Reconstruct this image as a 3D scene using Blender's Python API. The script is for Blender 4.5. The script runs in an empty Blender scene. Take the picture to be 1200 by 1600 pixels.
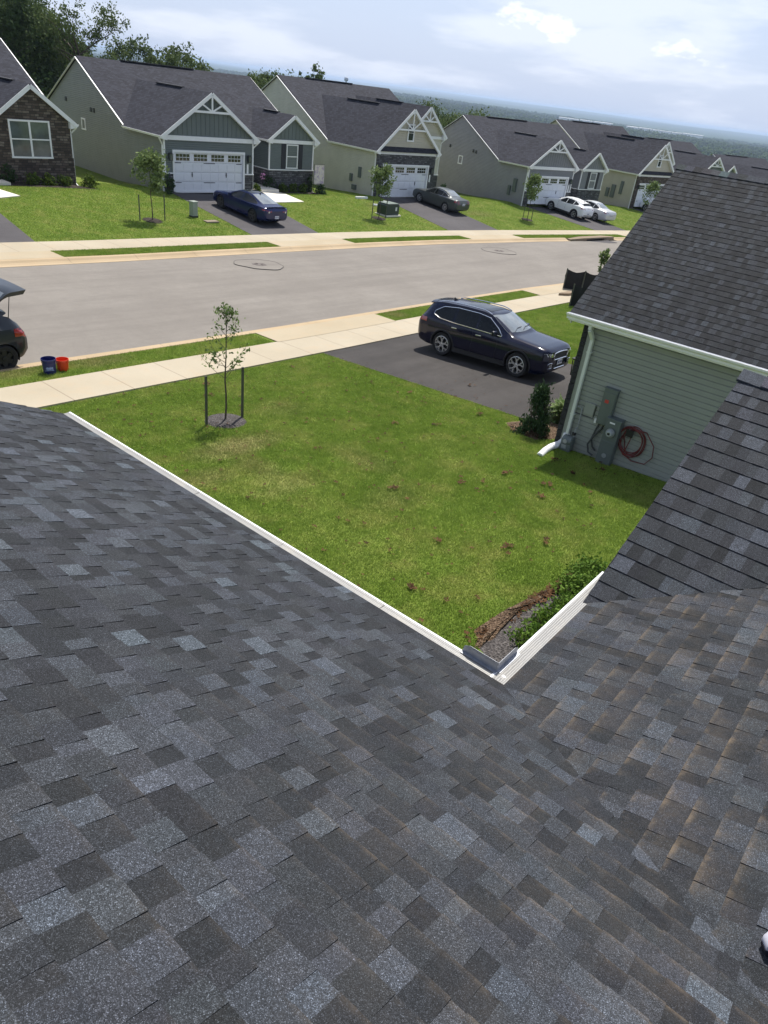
import bpy, bmesh, math, random
import numpy as np
from mathutils import Vector, Matrix
C = bpy.context.scene.collection
R = math.radians

# ------------------------------------------------------------------ camera
cam_d = bpy.data.cameras.new("camera")
cam = bpy.data.objects.new("camera", cam_d); C.objects.link(cam)
cam_d.sensor_fit = 'VERTICAL'; cam_d.sensor_height = 36.0; cam_d.lens = 36.0*1118/1600
cam_d.clip_start = 0.05; cam_d.clip_end = 60000
cam.matrix_world = Matrix(((0.63415397, 0.33399916, -0.69734733, 0),
                           (-0.76507362, 0.40152008, -0.50343221, 0),
                           (0.11185302, 0.85277558, 0.5101595, 0), (0, 0, 0, 1)))
bpy.context.scene.camera = cam

# ------------------------------------------------------------------ sun, sky, exposure
SUN_EL, SUN_AZ = 62.0, 28.0            # azimuth from +x towards +y
sd = bpy.data.lights.new("sun", 'SUN'); sd.energy = 5.0; sd.angle = R(0.55); sd.color = (1.0, 0.95, 0.87)
so = bpy.data.objects.new("sun", sd); C.objects.link(so)
sdir = Vector((math.cos(R(SUN_EL))*math.cos(R(SUN_AZ)), math.cos(R(SUN_EL))*math.sin(R(SUN_AZ)), math.sin(R(SUN_EL))))
so.rotation_euler = sdir.to_track_quat('Z', 'Y').to_euler(); so.location = (0, 0, 60)
sc = bpy.context.scene
sc.view_settings.view_transform = 'Standard'; sc.view_settings.look = 'None'
sc.view_settings.exposure = 0.22; sc.view_settings.gamma = 1.0
world = bpy.data.worlds.new("World"); sc.world = world; world.use_nodes = True
wn = world.node_tree; wn.nodes.clear()
def wnode(t, **k):
    n = wn.nodes.new(t)
    for a, b in k.items(): setattr(n, a, b)
    return n
sky = wnode('ShaderNodeTexSky', sky_type='NISHITA', sun_disc=False, sun_elevation=R(SUN_EL), sun_rotation=R(90-SUN_AZ),
            air_density=1.0, dust_density=2.2, ozone_density=1.0, altitude=100)
bg = wnode('ShaderNodeBackground'); bg.inputs['Strength'].default_value = 0.092
wo = wnode('ShaderNodeOutputWorld')
tc = wnode('ShaderNodeTexCoord')
# thin high veil and a few soft cumulus heaps, both by sky direction
def cloud_at(az, el, ra, re, amp):
    d = Vector((math.cos(R(el))*math.cos(R(az)), math.cos(R(el))*math.sin(R(az)), math.sin(R(el))))
    t = Vector((-math.sin(R(az)), math.cos(R(az)), 0)); u = d.cross(t)*-1
    def dot(v, s):
        n = wnode('ShaderNodeVectorMath', operation='DOT_PRODUCT'); wn.links.new(tc.outputs['Generated'], n.inputs[0]); n.inputs[1].default_value = v
        m = wnode('ShaderNodeMath', operation='DIVIDE'); wn.links.new(n.outputs['Value'], m.inputs[0]); m.inputs[1].default_value = s
        return m
    a = dot(t, math.radians(ra)); uu = Vector(u); 
    if uu.z < 0: uu = -uu
    b0 = wnode('ShaderNodeVectorMath', operation='DOT_PRODUCT'); wn.links.new(tc.outputs['Generated'], b0.inputs[0]); b0.inputs[1].default_value = uu
    b = wnode('ShaderNodeMath', operation='DIVIDE'); wn.links.new(b0.outputs['Value'], b.inputs[0]); b.inputs[1].default_value = math.radians(re)
    p1 = wnode('ShaderNodeMath', operation='MULTIPLY'); wn.links.new(a.outputs[0], p1.inputs[0]); wn.links.new(a.outputs[0], p1.inputs[1])
    p2 = wnode('ShaderNodeMath', operation='MULTIPLY'); wn.links.new(b.outputs[0], p2.inputs[0]); wn.links.new(b.outputs[0], p2.inputs[1])
    s = wnode('ShaderNodeMath', operation='ADD'); wn.links.new(p1.outputs[0], s.inputs[0]); wn.links.new(p2.outputs[0], s.inputs[1])
    m = wnode('ShaderNodeMath', operation='MULTIPLY_ADD'); wn.links.new(s.outputs[0], m.inputs[0]); m.inputs[1].default_value = -amp; m.inputs[2].default_value = amp
    m.use_clamp = True
    return m, b
mp = wnode('ShaderNodeMapping'); mp.inputs['Scale'].default_value = (1, 1, 2.2); wn.links.new(tc.outputs['Generated'], mp.inputs['Vector'])
nz = wnode('ShaderNodeTexNoise'); nz.inputs['Scale'].default_value = 34; nz.inputs['Detail'].default_value = 9; nz.inputs['Roughness'].default_value = 0.6
wn.links.new(mp.outputs[0], nz.inputs['Vector'])
tot = None
for az, el, ra, re, amp in [(31.2, 4.75, 2.6, 1.15, 1.0), (28.8, 4.3, 2.4, 1.3, 1.1), (35.2, 5.5, 2.2, .9, .45), (21.3, 4.05, 2.6, 1.15, .9), (18.3, 3.6, 2.2, 1.0, .7), (23.3, 5.4, 1.4, .6, .6), (47, 7.2, 8, 1.5, .35), (62, 11, 12, 3.0, .3)]:
    m, b = cloud_at(az, el, ra, re, amp)
    # ragged edge: the noise must beat what the heap leaves over
    q = wnode('ShaderNodeMath', operation='MULTIPLY_ADD'); wn.links.new(m.outputs[0], q.inputs[0]); q.inputs[1].default_value = .58; wn.links.new(nz.outputs['Fac'], q.inputs[2])
    r = wnode('ShaderNodeMapRange'); wn.links.new(q.outputs[0], r.inputs['Value']); r.inputs['From Min'].default_value = .74; r.inputs['From Max'].default_value = 1.22
    r.inputs['To Max'].default_value = min(1, .45+amp*.55); r.interpolation_type = 'SMOOTHSTEP'
    if tot is None: tot = r.outputs['Result']
    else:
        mx = wnode('ShaderNodeMath', operation='MAXIMUM'); wn.links.new(tot, mx.inputs[0]); wn.links.new(r.outputs['Result'], mx.inputs[1]); tot = mx.outputs[0]
mp2 = wnode('ShaderNodeMapping'); mp2.inputs['Scale'].default_value = (1, 1, 5); mp2.inputs['Location'].default_value = (.3, .1, .2); wn.links.new(tc.outputs['Generated'], mp2.inputs['Vector'])
nb_ = wnode('ShaderNodeTexNoise'); nb_.inputs['Scale'].default_value = 4.5; nb_.inputs['Detail'].default_value = 8; nb_.inputs['Roughness'].default_value = .55; wn.links.new(mp2.outputs[0], nb_.inputs['Vector'])
rb = wnode('ShaderNodeMapRange', interpolation_type='SMOOTHSTEP'); wn.links.new(nb_.outputs['Fac'], rb.inputs['Value']); rb.inputs['From Min'].default_value = .46; rb.inputs['From Max'].default_value = .66; rb.inputs['To Max'].default_value = .32
mxb = wnode('ShaderNodeMath', operation='MAXIMUM'); wn.links.new(tot, mxb.inputs[0]); wn.links.new(rb.outputs['Result'], mxb.inputs[1]); tot = mxb.outputs[0]
veil = wnode('ShaderNodeMix', data_type='RGBA'); sz_ = wnode('ShaderNodeSeparateXYZ'); wn.links.new(tc.outputs['Generated'], sz_.inputs[0])
vm_ = wnode('ShaderNodeMapRange', interpolation_type='SMOOTHSTEP'); wn.links.new(sz_.outputs[2], vm_.inputs['Value']); vm_.inputs['From Min'].default_value = .05; vm_.inputs['From Max'].default_value = .75; vm_.inputs['To Min'].default_value = .76; vm_.inputs['To Max'].default_value = .14
wn.links.new(vm_.outputs['Result'], veil.inputs[0])
wn.links.new(sky.outputs[0], veil.inputs[6]); veil.inputs[7].default_value = (6.5, 7.7, 10.2, 1)
cl = wnode('ShaderNodeMix', data_type='RGBA'); wn.links.new(tot, cl.inputs[0]); wn.links.new(veil.outputs[2], cl.inputs[6]); cl.inputs[7].default_value = (11.8, 12.0, 12.6, 1)
wn.links.new(cl.outputs[2], bg.inputs['Color']); wn.links.new(bg.outputs[0], wo.inputs['Surface'])

# ------------------------------------------------------------------ material helpers
class NT:
    def __init__(s, name):
        s.m = bpy.data.materials.new(name); s.m.use_nodes = True; s.t = s.m.node_tree
        s.b = s.t.nodes['Principled BSDF']; s.o = s.t.nodes['Material Output']
    def n(s, t, **k):
        n = s.t.nodes.new(t)
        for a, b in k.items(): setattr(n, a, b)
        return n
    def l(s, a, b): s.t.links.new(a, b)
    def noise(s, scale, detail=4, rough=.55, coord='Object', vec=None, mscale=None):
        n = s.n('ShaderNodeTexNoise'); n.inputs['Scale'].default_value = scale; n.inputs['Detail'].default_value = detail; n.inputs['Roughness'].default_value = rough
        if vec is None:
            vec = s.n('ShaderNodeTexCoord').outputs[coord]
        if mscale:
            mp = s.n('ShaderNodeMapping'); mp.inputs['Scale'].default_value = mscale; s.l(vec, mp.inputs['Vector']); vec = mp.outputs[0]
        s.l(vec, n.inputs['Vector']); return n.outputs['Fac']
    def ramp(s, fac, stops):
        r = s.n('ShaderNodeValToRGB'); e = r.color_ramp.elements
        while len(e) < len(stops): e.new(.5)
        for i, (p, c) in enumerate(stops): e[i].position = p; e[i].color = (*c, 1) if len(c) == 3 else c
        s.l(fac, r.inputs[0]); return r.outputs[0]
    def mix(s, fac, a, b, mode='MIX'):
        n = s.n('ShaderNodeMix', data_type='RGBA', blend_type=mode)
        for i, v in ((0, fac), (6, a), (7, b)):
            if hasattr(v, 'links') or isinstance(v, bpy.types.NodeSocket): s.l(v, n.inputs[i])
            elif isinstance(v, tuple): n.inputs[i].default_value = (*v, 1) if len(v) == 3 else v
            else: n.inputs[i].default_value = v
        return n.outputs[2]
    def math(s, op, a, b=0, c=0, clamp=False):
        n = s.n('ShaderNodeMath', operation=op); n.use_clamp = clamp
        for i, v in enumerate((a, b, c)):
            if isinstance(v, bpy.types.NodeSocket): s.l(v, n.inputs[i])
            elif i < 3: n.inputs[i].default_value = v
        return n.outputs[0]
    def mr(s, v, a, b, c=0., d=1.):
        n = s.n('ShaderNodeMapRange'); s.l(v, n.inputs[0]); 
        for i, q in enumerate((a, b, c, d)): n.inputs[i+1].default_value = q
        return n.outputs[0]
    def bump(s, h, strength=.3, dist=.01):
        n = s.n('ShaderNodeBump'); n.inputs['Strength'].default_value = strength; n.inputs['Distance'].default_value = dist
        s.l(h, n.inputs['Height']); s.l(n.outputs[0], s.b.inputs['Normal'])
    def base(s, v):
        if isinstance(v, tuple): s.b.inputs['Base Color'].default_value = (*v, 1)
        else: s.l(v, s.b.inputs['Base Color'])
    def set(s, rough=None, metal=None, spec=None, coat=None):
        if rough is not None: s.b.inputs['Roughness'].default_value = rough
        if metal is not None: s.b.inputs['Metallic'].default_value = metal
        if spec is not None: s.b.inputs['Specular IOR Level'].default_value = spec
        if coat is not None: s.b.inputs['Coat Weight'].default_value = coat; s.b.inputs['Coat Roughness'].default_value = .04
        return s

def plain(name, col, rough=.6, metal=0, spec=.5, coat=None, var=.08, vs=3.0, grime=0):
    t = NT(name); f = t.noise(vs, 5, .6)
    a = tuple(max(0, c*(1-var)) for c in col); b = tuple(min(1, c*(1+var)) for c in col)
    c = t.ramp(f, [(.3, a), (.7, b)])
    if grime:
        g = t.noise(vs*7, 6, .7); c = t.mix(t.mr(g, .52, .75, 0, grime), c, (.12, .1, .08))
    t.base(c); t.set(rough, metal, spec, coat)
    r = t.noise(vs*9, 3, .6); t.l(t.mr(r, .3, .7, max(0, rough-.06), min(1, rough+.08)), t.b.inputs['Roughness'])
    return t.m

def shingle_mat(name, dirt=0.0, spots=None):
    """granule-coated shingle; the tab tint comes from a colour attribute, the wear from noise"""
    t = NT(name)
    at = t.n('ShaderNodeVertexColor', layer_name='tint')
    uv = t.n('ShaderNodeUVMap', uv_map='uv')
    sx = t.n('ShaderNodeSeparateXYZ'); t.l(uv.outputs[0], sx.inputs[0])
    gc_ = t.n('ShaderNodeTexCoord').outputs['Object']
    def cells(sc_):
        v = t.n('ShaderNodeTexVoronoi'); v.inputs['Scale'].default_value = sc_; t.l(gc_, v.inputs['Vector']); q = t.n('ShaderNodeSeparateColor'); t.l(v.outputs['Color'], q.inputs[0]); return q.outputs[0]
    g = cells(560); g2 = cells(260); g3 = t.noise(38, 3, .7)
    gr = t.ramp(g, [(.0, (.42, .43, .44)), (.5, (.85, .86, .88)), (.80, (1.25, 1.26, 1.28)), (.92, (2.6, 2.62, 2.7)), (1., (4.4, 4.45, 4.6))])
    c = t.mix(1.0, at.outputs[0], gr, 'MULTIPLY')
    c = t.mix(1.0, c, t.ramp(g2, [(.0, (.6, .6, .61)), (.6, (1, 1, 1)), (.93, (1.25, 1.25, 1.28)), (1, (1.8, 1.8, 1.85))]), 'MULTIPLY')
    c = t.mix(t.mr(g3, .35, .65, .28, 0), c, (.022, .024, .028))
    bl = t.noise(3.2, 5, .6); c = t.mix(t.mr(bl, .5, .8, 0, .12), c, (.075, .08, .088))
    if dirt:
        # brown silt caught above each lower edge, patchy
        lo = t.mr(sx.outputs[1], .22, 0, 0, 1); d = t.noise(5.0, 6, .65); d2 = t.noise(28, 4, .7)
        dm = t.math('MULTIPLY', t.mr(d, .43, .66), t.math('ADD', t.math('MULTIPLY', lo, .75), t.math('MULTIPLY', t.mr(sx.outputs[1], 1.3, .2), .26)))
        dm = t.math('MULTIPLY', dm, t.mr(d2, .3, .6, .35, 1))
        geo = t.n('ShaderNodeNewGeometry'); sp = t.n('ShaderNodeSeparateXYZ'); t.l(geo.outputs['Position'], sp.inputs[0])
        # silt has washed down the valley side of the roof: less of it further from the valley
        reg = t.mr(sp.outputs[1], 2.2 if dirt < 1 else 9, .4 if dirt < 1 else 8, 0, 1)
        rx = t.mr(sp.outputs[0], .1, 1.6, .25, 1)
        dm = t.math('MULTIPLY', t.math('MULTIPLY', dm, t.math('MULTIPLY', reg, rx)), dirt*1.15, clamp=True)
        c = t.mix(dm, c, (.145, .112, .078))
    t.base(c); t.set(.88, 0, .25)
    t.bump(t.math('ADD', g, t.math('MULTIPLY', g2, .6)), .3, .0015)
    return t.m

def farroof_mat(name, base=(.034, .036, .048)):
    t = NT(name); uv = t.n('ShaderNodeUVMap', uv_map='uv')
    br = t.n('ShaderNodeTexBrick'); t.l(uv.outputs[0], br.inputs['Vector'])
    br.inputs['Color1'].default_value = (*[c*.72 for c in base], 1); br.inputs['Color2'].default_value = (*[c*1.55 for c in base], 1)
    br.inputs['Mortar'].default_value = (*[c*.3 for c in base], 1); br.inputs['Scale'].default_value = 1
    br.inputs['Brick Width'].default_value = .26; br.inputs['Row Height'].default_value = .143; br.inputs['Mortar Size'].default_value = .008; br.inputs['Bias'].default_value = -.1
    n = t.noise(.8, 5, .6); n2 = t.noise(30, 3, .7)
    c = t.mix(t.mr(n, .35, .7, 0, .35), br.outputs['Color'], tuple(c*1.5 for c in base)); c = t.mix(t.mr(n2, .3, .7, 0, .4), c, (.02, .02, .025))
    t.base(c); t.set(.9, 0, .2); t.bump(br.outputs['Fac'], -.4, .012); return t.m

def stone_mat(name, cols, w=.34, h=.11):
    t = NT(name); uv = t.n('ShaderNodeUVMap', uv_map='uv')
    wob = t.n('ShaderNodeTexNoise'); wob.inputs['Scale'].default_value = 4; t.l(uv.outputs[0], wob.inputs['Vector'])
    mx = t.n('ShaderNodeMix', data_type='VECTOR'); mx.inputs[0].default_value = .04; t.l(uv.outputs[0], mx.inputs[4]); t.l(wob.outputs['Color'], mx.inputs[5])
    br = t.n('ShaderNodeTexBrick'); t.l(mx.outputs[1], br.inputs['Vector']); br.offset_frequency = 2; br.squash = .6; br.squash_frequency = 3
    br.inputs['Color1'].default_value = (0, 0, 0, 1); br.inputs['Color2'].default_value = (1, 1, 1, 1); br.inputs['Mortar'].default_value = (.0, .0, .0, 1)
    br.inputs['Scale'].default_value = 1; br.inputs['Brick Width'].default_value = w; br.inputs['Row Height'].default_value = h; br.inputs['Mortar Size'].default_value = .012
    rr = t.ramp(br.outputs['Color'], [(i/(len(cols)-1), c) for i, c in enumerate(cols)])
    n = t.noise(14, 6, .7); c = t.mix(t.mr(n, .3, .7, 0, .5), rr, tuple(q*.5 for q in cols[1]))
    c = t.mix(br.outputs['Fac'], c, (.03, .03, .03)); t.base(c); t.set(.9)
    t.bump(t.math('ADD', t.math('MULTIPLY', br.outputs['Fac'], -1.0), t.math('MULTIPLY', n, .6)), .8, .03); return t.m

# ------------------------------------------------------------------ mesh builder
class MB:
    def __init__(s): s.v = []; s.f = []; s.uv = []; s.col = []; s.mi = []; s.M = Matrix.Identity(4)
    def add(s, pts, faces, uvs=None, col=None, mi=0):
        b = len(s.v); s.v += [tuple(s.M @ Vector(p)) for p in pts]
        for k, f in enumerate(faces):
            s.f.append([b+i for i in f]); s.mi.append(mi)
            s.uv.append(uvs[k] if uvs else None); s.col.append(col)
    def poly(s, pts, uv=None, col=None, mi=0): s.add(pts, [tuple(range(len(pts)))], [uv] if uv else None, col, mi)
    def box(s, c, d, rot=None, mi=0, bev=0):
        x, y, z = d[0]/2, d[1]/2, d[2]/2
        P = [Vector(p) for p in ((-x,-y,-z),(x,-y,-z),(x,y,-z),(-x,y,-z),(-x,-y,z),(x,-y,z),(x,y,z),(-x,y,z))]
        if rot is not None: P = [rot @ p for p in P]
        s.add([p+Vector(c) for p in P], [(0,3,2,1),(4,5,6,7),(0,1,5,4),(1,2,6,5),(2,3,7,6),(3,0,4,7)], mi=mi)
    def bar(s, a, b, w, h, up=(0,0,1), mi=0):
        a = Vector(a); b = Vector(b); d = (b-a); L = d.length; d.normalize(); u = Vector(up); side = d.cross(u)
        if side.length < 1e-4: side = d.cross(Vector((1, 0, 0)))
        side.normalize(); u = side.cross(d).normalized()
        s.box((a+b)/2, (L, w, h), Matrix((d, side, u)).transposed(), mi)
    def tube(s, path, r, n=8, mi=0, cap=True):
        path = [Vector(p) for p in path]; rs = r if isinstance(r, (list, tuple)) else [r]*len(path)
        P = []; F = []; up = None
        for i, p in enumerate(path):
            d = (path[min(i+1, len(path)-1)]-path[max(i-1, 0)]).normalized()
            if up is None: up = Vector((0, 0, 1)) if abs(d.z) < .9 else Vector((1, 0, 0))
            a = d.cross(up).normalized(); b = a.cross(d).normalized(); up = b
            for k in range(n):
                t = 2*math.pi*k/n; P.append(p+(a*math.cos(t)+b*math.sin(t))*rs[i])
        for i in range(len(path)-1):
            for k in range(n): F.append((i*n+k, i*n+(k+1) % n, (i+1)*n+(k+1) % n, (i+1)*n+k))
        if cap: F.append(tuple(reversed(range(n)))); F.append(tuple(range(len(P)-n, len(P))))
        s.add(P, F, mi=mi)
    def lathe(s, prof, c=(0,0,0), n=20, axis='Z', mi=0, capb=True, capt=True):
        P = []; F = []
        for r, z in prof:
            for k in range(n):
                t = 2*math.pi*k/n; p = (r*math.cos(t), r*math.sin(t), z)
                if axis == 'Y': p = (p[0], p[2], p[1])
                elif axis == 'X': p = (p[2], p[0], p[1])
                P.append((p[0]+c[0], p[1]+c[1], p[2]+c[2]))
        for i in range(len(prof)-1):
            for k in range(n): F.append((i*n+k, i*n+(k+1) % n, (i+1)*n+(k+1) % n, (i+1)*n+k))
        if capb: F.append(tuple(reversed(range(n))))
        if capt: F.append(tuple(range(len(P)-n, len(P))))
        s.add(P, F, mi=mi)
    def extr(s, pts, vec, mi=0):
        n = len(pts); v = Vector(vec); P = [Vector(p) for p in pts]+[Vector(p)+v for p in pts]
        s.add(P, [tuple(reversed(range(n))), tuple(range(n, 2*n))]+[(i, (i+1) % n, n+(i+1) % n, n+i) for i in range(n)], mi=mi)
    def build(s, name, mat, parent=None, label=None, cat=None, group=None, kind=None, smooth=False, loc=None, rotz=None, fixn=True, bevel=0):
        me = bpy.data.meshes.new(name); me.from_pydata(s.v, [], s.f)
        for m in (mat if isinstance(mat, (list, tuple)) else [mat]): me.materials.append(m)
        if len(set(s.mi)) > 1: me.polygons.foreach_set('material_index', s.mi)
        if any(u is not None for u in s.uv):
            ul = me.uv_layers.new(name='uv'); fl = []
            for f, u in zip(s.f, s.uv): fl += [c for q in (u or [(0, 0)]*len(f)) for c in q]
            ul.data.foreach_set('uv', fl)
        if any(c is not None for c in s.col):
            ca = me.color_attributes.new(name='tint', type='FLOAT_COLOR', domain='CORNER'); fl = []
            for f, c in zip(s.f, s.col): fl += list(c or (.05, .05, .05, 1))*len(f)
            ca.data.foreach_set('color', fl)
        if fixn:
            bm = bmesh.new(); bm.from_mesh(me); bmesh.ops.recalc_face_normals(bm, faces=bm.faces); bm.to_mesh(me); bm.free()
        if smooth:
            me.polygons.foreach_set('use_smooth', [True]*len(me.polygons))
            if smooth != 'all': me.set_sharp_from_angle(angle=R(smooth if smooth is not True else 40))
        me.validate(); me.update()
        return link(name, me, parent, label, cat, group, kind, loc, rotz, bevel)

def link(name, me, parent=None, label=None, cat=None, group=None, kind=None, loc=None, rotz=None, bevel=0):
    o = bpy.data.objects.new(name, me); C.objects.link(o)
    if parent: o.parent = parent
    if loc: o.location = loc
    if rotz is not None: o.rotation_euler = (0, 0, rotz)
    tag(o, label, cat, group, kind)
    if bevel:
        b = o.modifiers.new('bevel', 'BEVEL'); b.width = bevel; b.segments = 2; b.limit_method = 'ANGLE'
    return o
def tag(o, label=None, cat=None, group=None, kind=None):
    if label: o['label'] = label
    if cat: o['category'] = cat
    if group: o['group'] = group
    if kind: o['kind'] = kind
    return o
def thing(name, label, cat, loc=(0, 0, 0), rotz=0, group=None):
    o = bpy.data.objects.new(name, None); C.objects.link(o); o.empty_display_size = .2
    o.location = loc; o.rotation_euler = (0, 0, rotz); return tag(o, label, cat, group)
def copy_tree(o, parent=None):
    c = o.copy(); C.objects.link(c); c.parent = parent
    for ch in list(o.children): copy_tree(ch, c)
    return c

def clip(poly, ax, val, keep_gt):
    out = []; n = len(poly)
    for i in range(n):
        a = poly[i]; b = poly[(i+1) % n]
        ia = (a[ax] >= val) == keep_gt or a[ax] == val; ib = (b[ax] >= val) == keep_gt or b[ax] == val
        if ia: out.append(a)
        if ia != ib:
            t = (val-a[ax])/(b[ax]-a[ax]); out.append((a[0]+t*(b[0]-a[0]), a[1]+t*(b[1]-a[1])))
    return out
def band(poly, ax, lo, hi):
    p = clip(poly, ax, lo, True)
    if len(p) > 2: p = clip(p, ax, hi, False)
    return p if len(p) > 2 else []

# ------------------------------------------------------------------ ground functions
ZX = [-60,0,8,12.5,17.5,23,27,30,34,40,50,60,80,100,140,200]; ZZ = [-4.1,-6.76,-7.12,-7.33,-7.55,-7.75,-7.9,-8.02,-8.15,-8.33,-8.55,-8.78,-9.4,-10.2,-12,-16]
YX = [-60,30,34,40,50,60,70,80,100,140,200]; YY = [27.6,27.6,27.5,27.1,25.6,23.8,22.3,20.8,17.5,8,-8]
def zr(x): return np.interp(x, ZX, ZZ)
def yf(x): return np.interp(x, YX, YY)
def yn(x): return yf(x)-9.9
def sm(t): t = np.clip(t, 0, 1); return t*t*(3-2*t)
PLAIN = -52.0
def G0(x, y):
    a = yf(x); b = a-9.9; z = zr(x); dn = b-y; df = y-a
    up = np.where(df > 0, .12+.085*np.clip(df-3.3, 0, 9)-.05*np.clip(df-12.5, 0, 6), .12+.055*np.clip(dn-3.1, 0, 13))
    return z+np.where((dn > .3) | (df > .3), up, 0)
def G(x, y):
    x = np.asarray(x, float); y = np.asarray(y, float)
    ox = np.maximum(np.maximum(-90-x, x-122), 0); oy = np.maximum(np.maximum(-70-y, y-(62+np.clip(80-x, 0, 80)*1.0)), 0)
    d = np.hypot(ox, oy); return G0(x, y)*(1-sm(d/170))+PLAIN*sm(d/170)
def g(x, y): return float(G(x, y))
# ------------------------------------------------------------------ materials
M = {}
M['roofL'] = shingle_mat('asphalt_shingle', .5)
M['roofR'] = shingle_mat('asphalt_shingle_silted', .9)
M['roofN'] = shingle_mat('asphalt_shingle_clean', 0)
M['farroof'] = farroof_mat('shingle_roof_far')
M['white'] = plain('white_trim_paint', (.78, .79, .8), .45, var=.04, grime=.12)
M['gutter'] = plain('white_aluminium', (.82, .83, .85), .35, var=.04, vs=6, grime=.15)
def mesh_guard():
    t = NT('gutter_mesh'); uv = t.n('ShaderNodeUVMap', uv_map='uv')
    w = t.n('ShaderNodeTexWave'); w.inputs['Scale'].default_value = 22; w.inputs['Distortion'].default_value = 2.5; w.inputs['Detail'].default_value = 3; w.bands_direction = 'Y'
    t.l(uv.outputs[0], w.inputs['Vector']); n = t.noise(160, 3, .8); n2 = t.noise(3, 5, .6)
    c = t.ramp(w.outputs['Fac'], [(.15, (.17, .17, .165)), (.6, (.29, .288, .28)), (.9, (.37, .368, .36))]); c = t.mix(t.mr(n, .4, .65, 0, .55), c, (.33, .32, .3)); c = t.mix(t.mr(n2, .5, .75, 0, .5), c, (.42, .39, .33))
    t.base(c); t.set(.5, .1); t.bump(w.outputs['Fac'], .5, .004); return t.m
M['guard'] = mesh_guard()
M['galv'] = plain('galvanised_steel', (.36, .38, .42), .38, .55, var=.15, vs=14)
def flashing_diverter(): return M['galv']
def lapmat(name, col): return plain(name, col, .55, var=.07, vs=1.2, grime=.05)
M['sage'] = lapmat('sage_green_vinyl', (.275, .295, .265)); M['green'] = lapmat('green_grey_vinyl', (.21, .225, .205)); M['greenfront'] = lapmat('slate_green_vinyl', (.125, .15, .148))
M['beige'] = lapmat('beige_vinyl', (.53, .515, .44)); M['greysid'] = lapmat('grey_vinyl', (.285, .285, .30)); M['greyfront'] = lapmat('mid_grey_vinyl', (.19, .2, .215)); M['blue'] = lapmat('pale_blue_vinyl', (.27, .3, .36))
M['cream'] = lapmat('cream_vinyl', (.46, .43, .35))
M['stoneD'] = stone_mat('brown_ledgestone', [(.045, .034, .028), (.085, .064, .052), (.13, .10, .08), (.24, .205, .17)], .36, .12)
M['stoneG'] = stone_mat('grey_ledgestone', [(.05, .05, .055), (.09, .09, .1), (.13, .13, .14), (.22, .22, .23)], .32, .11)
M['black'] = plain('black_plastic', (.012, .012, .014), .5)
M['shutter'] = plain('black_shutter', (.012, .014, .022), .55)
M['door'] = plain('white_door_paint', (.72, .74, .78), .45, var=.03)
M['glass'] = plain('dark_window_glass', (.015, .02, .025), .06, spec=.9, var=.3)
M['blind'] = plain('window_glass_pale', (.09, .11, .115), .08, spec=.9, var=.5, vs=.9)
def asphalt(name, a, b, fine=.5, streak=0):
    t = NT(name); n1 = t.noise(.35, 6, .6); n2 = t.noise(60, 3, .8); n3 = t.noise(3, 6, .7)
    c = t.ramp(n1, [(.3, a), (.7, b)]); c = t.mix(t.mr(n3, .35, .75, 0, .35), c, tuple(q*.7 for q in a)); c = t.mix(t.mr(n2, .45, .8, 0, fine), c, tuple(min(1, q*2.0) for q in b))
    if streak:
        s = t.noise(1.0, 6, .7, mscale=(.06, 1.2, 1)); c = t.mix(t.mr(s, .45, .7, 0, streak), c, tuple(q*.72 for q in a))
        k = t.noise(2.2, 7, .75); c = t.mix(t.mr(k, .66, .74, 0, .45), c, tuple(min(1, q*1.45) for q in b))
    t.base(c); t.set(.9, 0, .25); t.bump(n2, .4, .006); return t.m
M['road'] = asphalt('street_asphalt', (.178, .162, .145), (.226, .208, .186), .3, .4)
M['drive'] = asphalt('driveway_asphalt', (.038, .035, .034), (.070, .065, .062), .45, .4)
M['drivefar'] = asphalt('driveway_asphalt_worn', (.062, .058, .062), (.095, .09, .094), .35, .3)
def concrete(name, a, b, joint=0, stain=(.42, .28, .15)):
    t = NT(name); n1 = t.noise(.5, 5, .6); n2 = t.noise(40, 4, .75); n3 = t.noise(2.0, 6, .65)
    c = t.ramp(n1, [(.3, a), (.7, b)]); c = t.mix(t.mr(n3, .5, .8, 0, .35), c, stain); c = t.mix(t.mr(n2, .4, .8, 0, .25), c, tuple(q*.7 for q in a))
    if joint:
        uv = t.n('ShaderNodeUVMap', uv_map='uv'); sx = t.n('ShaderNodeSeparateXYZ'); t.l(uv.outputs[0], sx.inputs[0])
        fr = t.math('FRACT', t.math('DIVIDE', sx.outputs[0], joint)); jm = t.math('LESS_THAN', fr, .022/joint); c = t.mix(t.math('MULTIPLY', jm, .7), c, (.16, .12, .09))
    t.base(c); t.set(.85, 0, .3); t.bump(n2, .3, .004); return t.m
M['walk'] = concrete('sidewalk_concrete', (.37, .32, .235), (.44, .39, .30), 1.55)
M['curb'] = concrete('curb_concrete', (.37, .28, .17), (.45, .35, .23), 3.05)
M['apron'] = concrete('apron_concrete', (.36, .30, .205), (.42, .36, .26))
M['flat'] = concrete('path_concrete', (.66, .62, .54), (.74, .71, .64))
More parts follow.
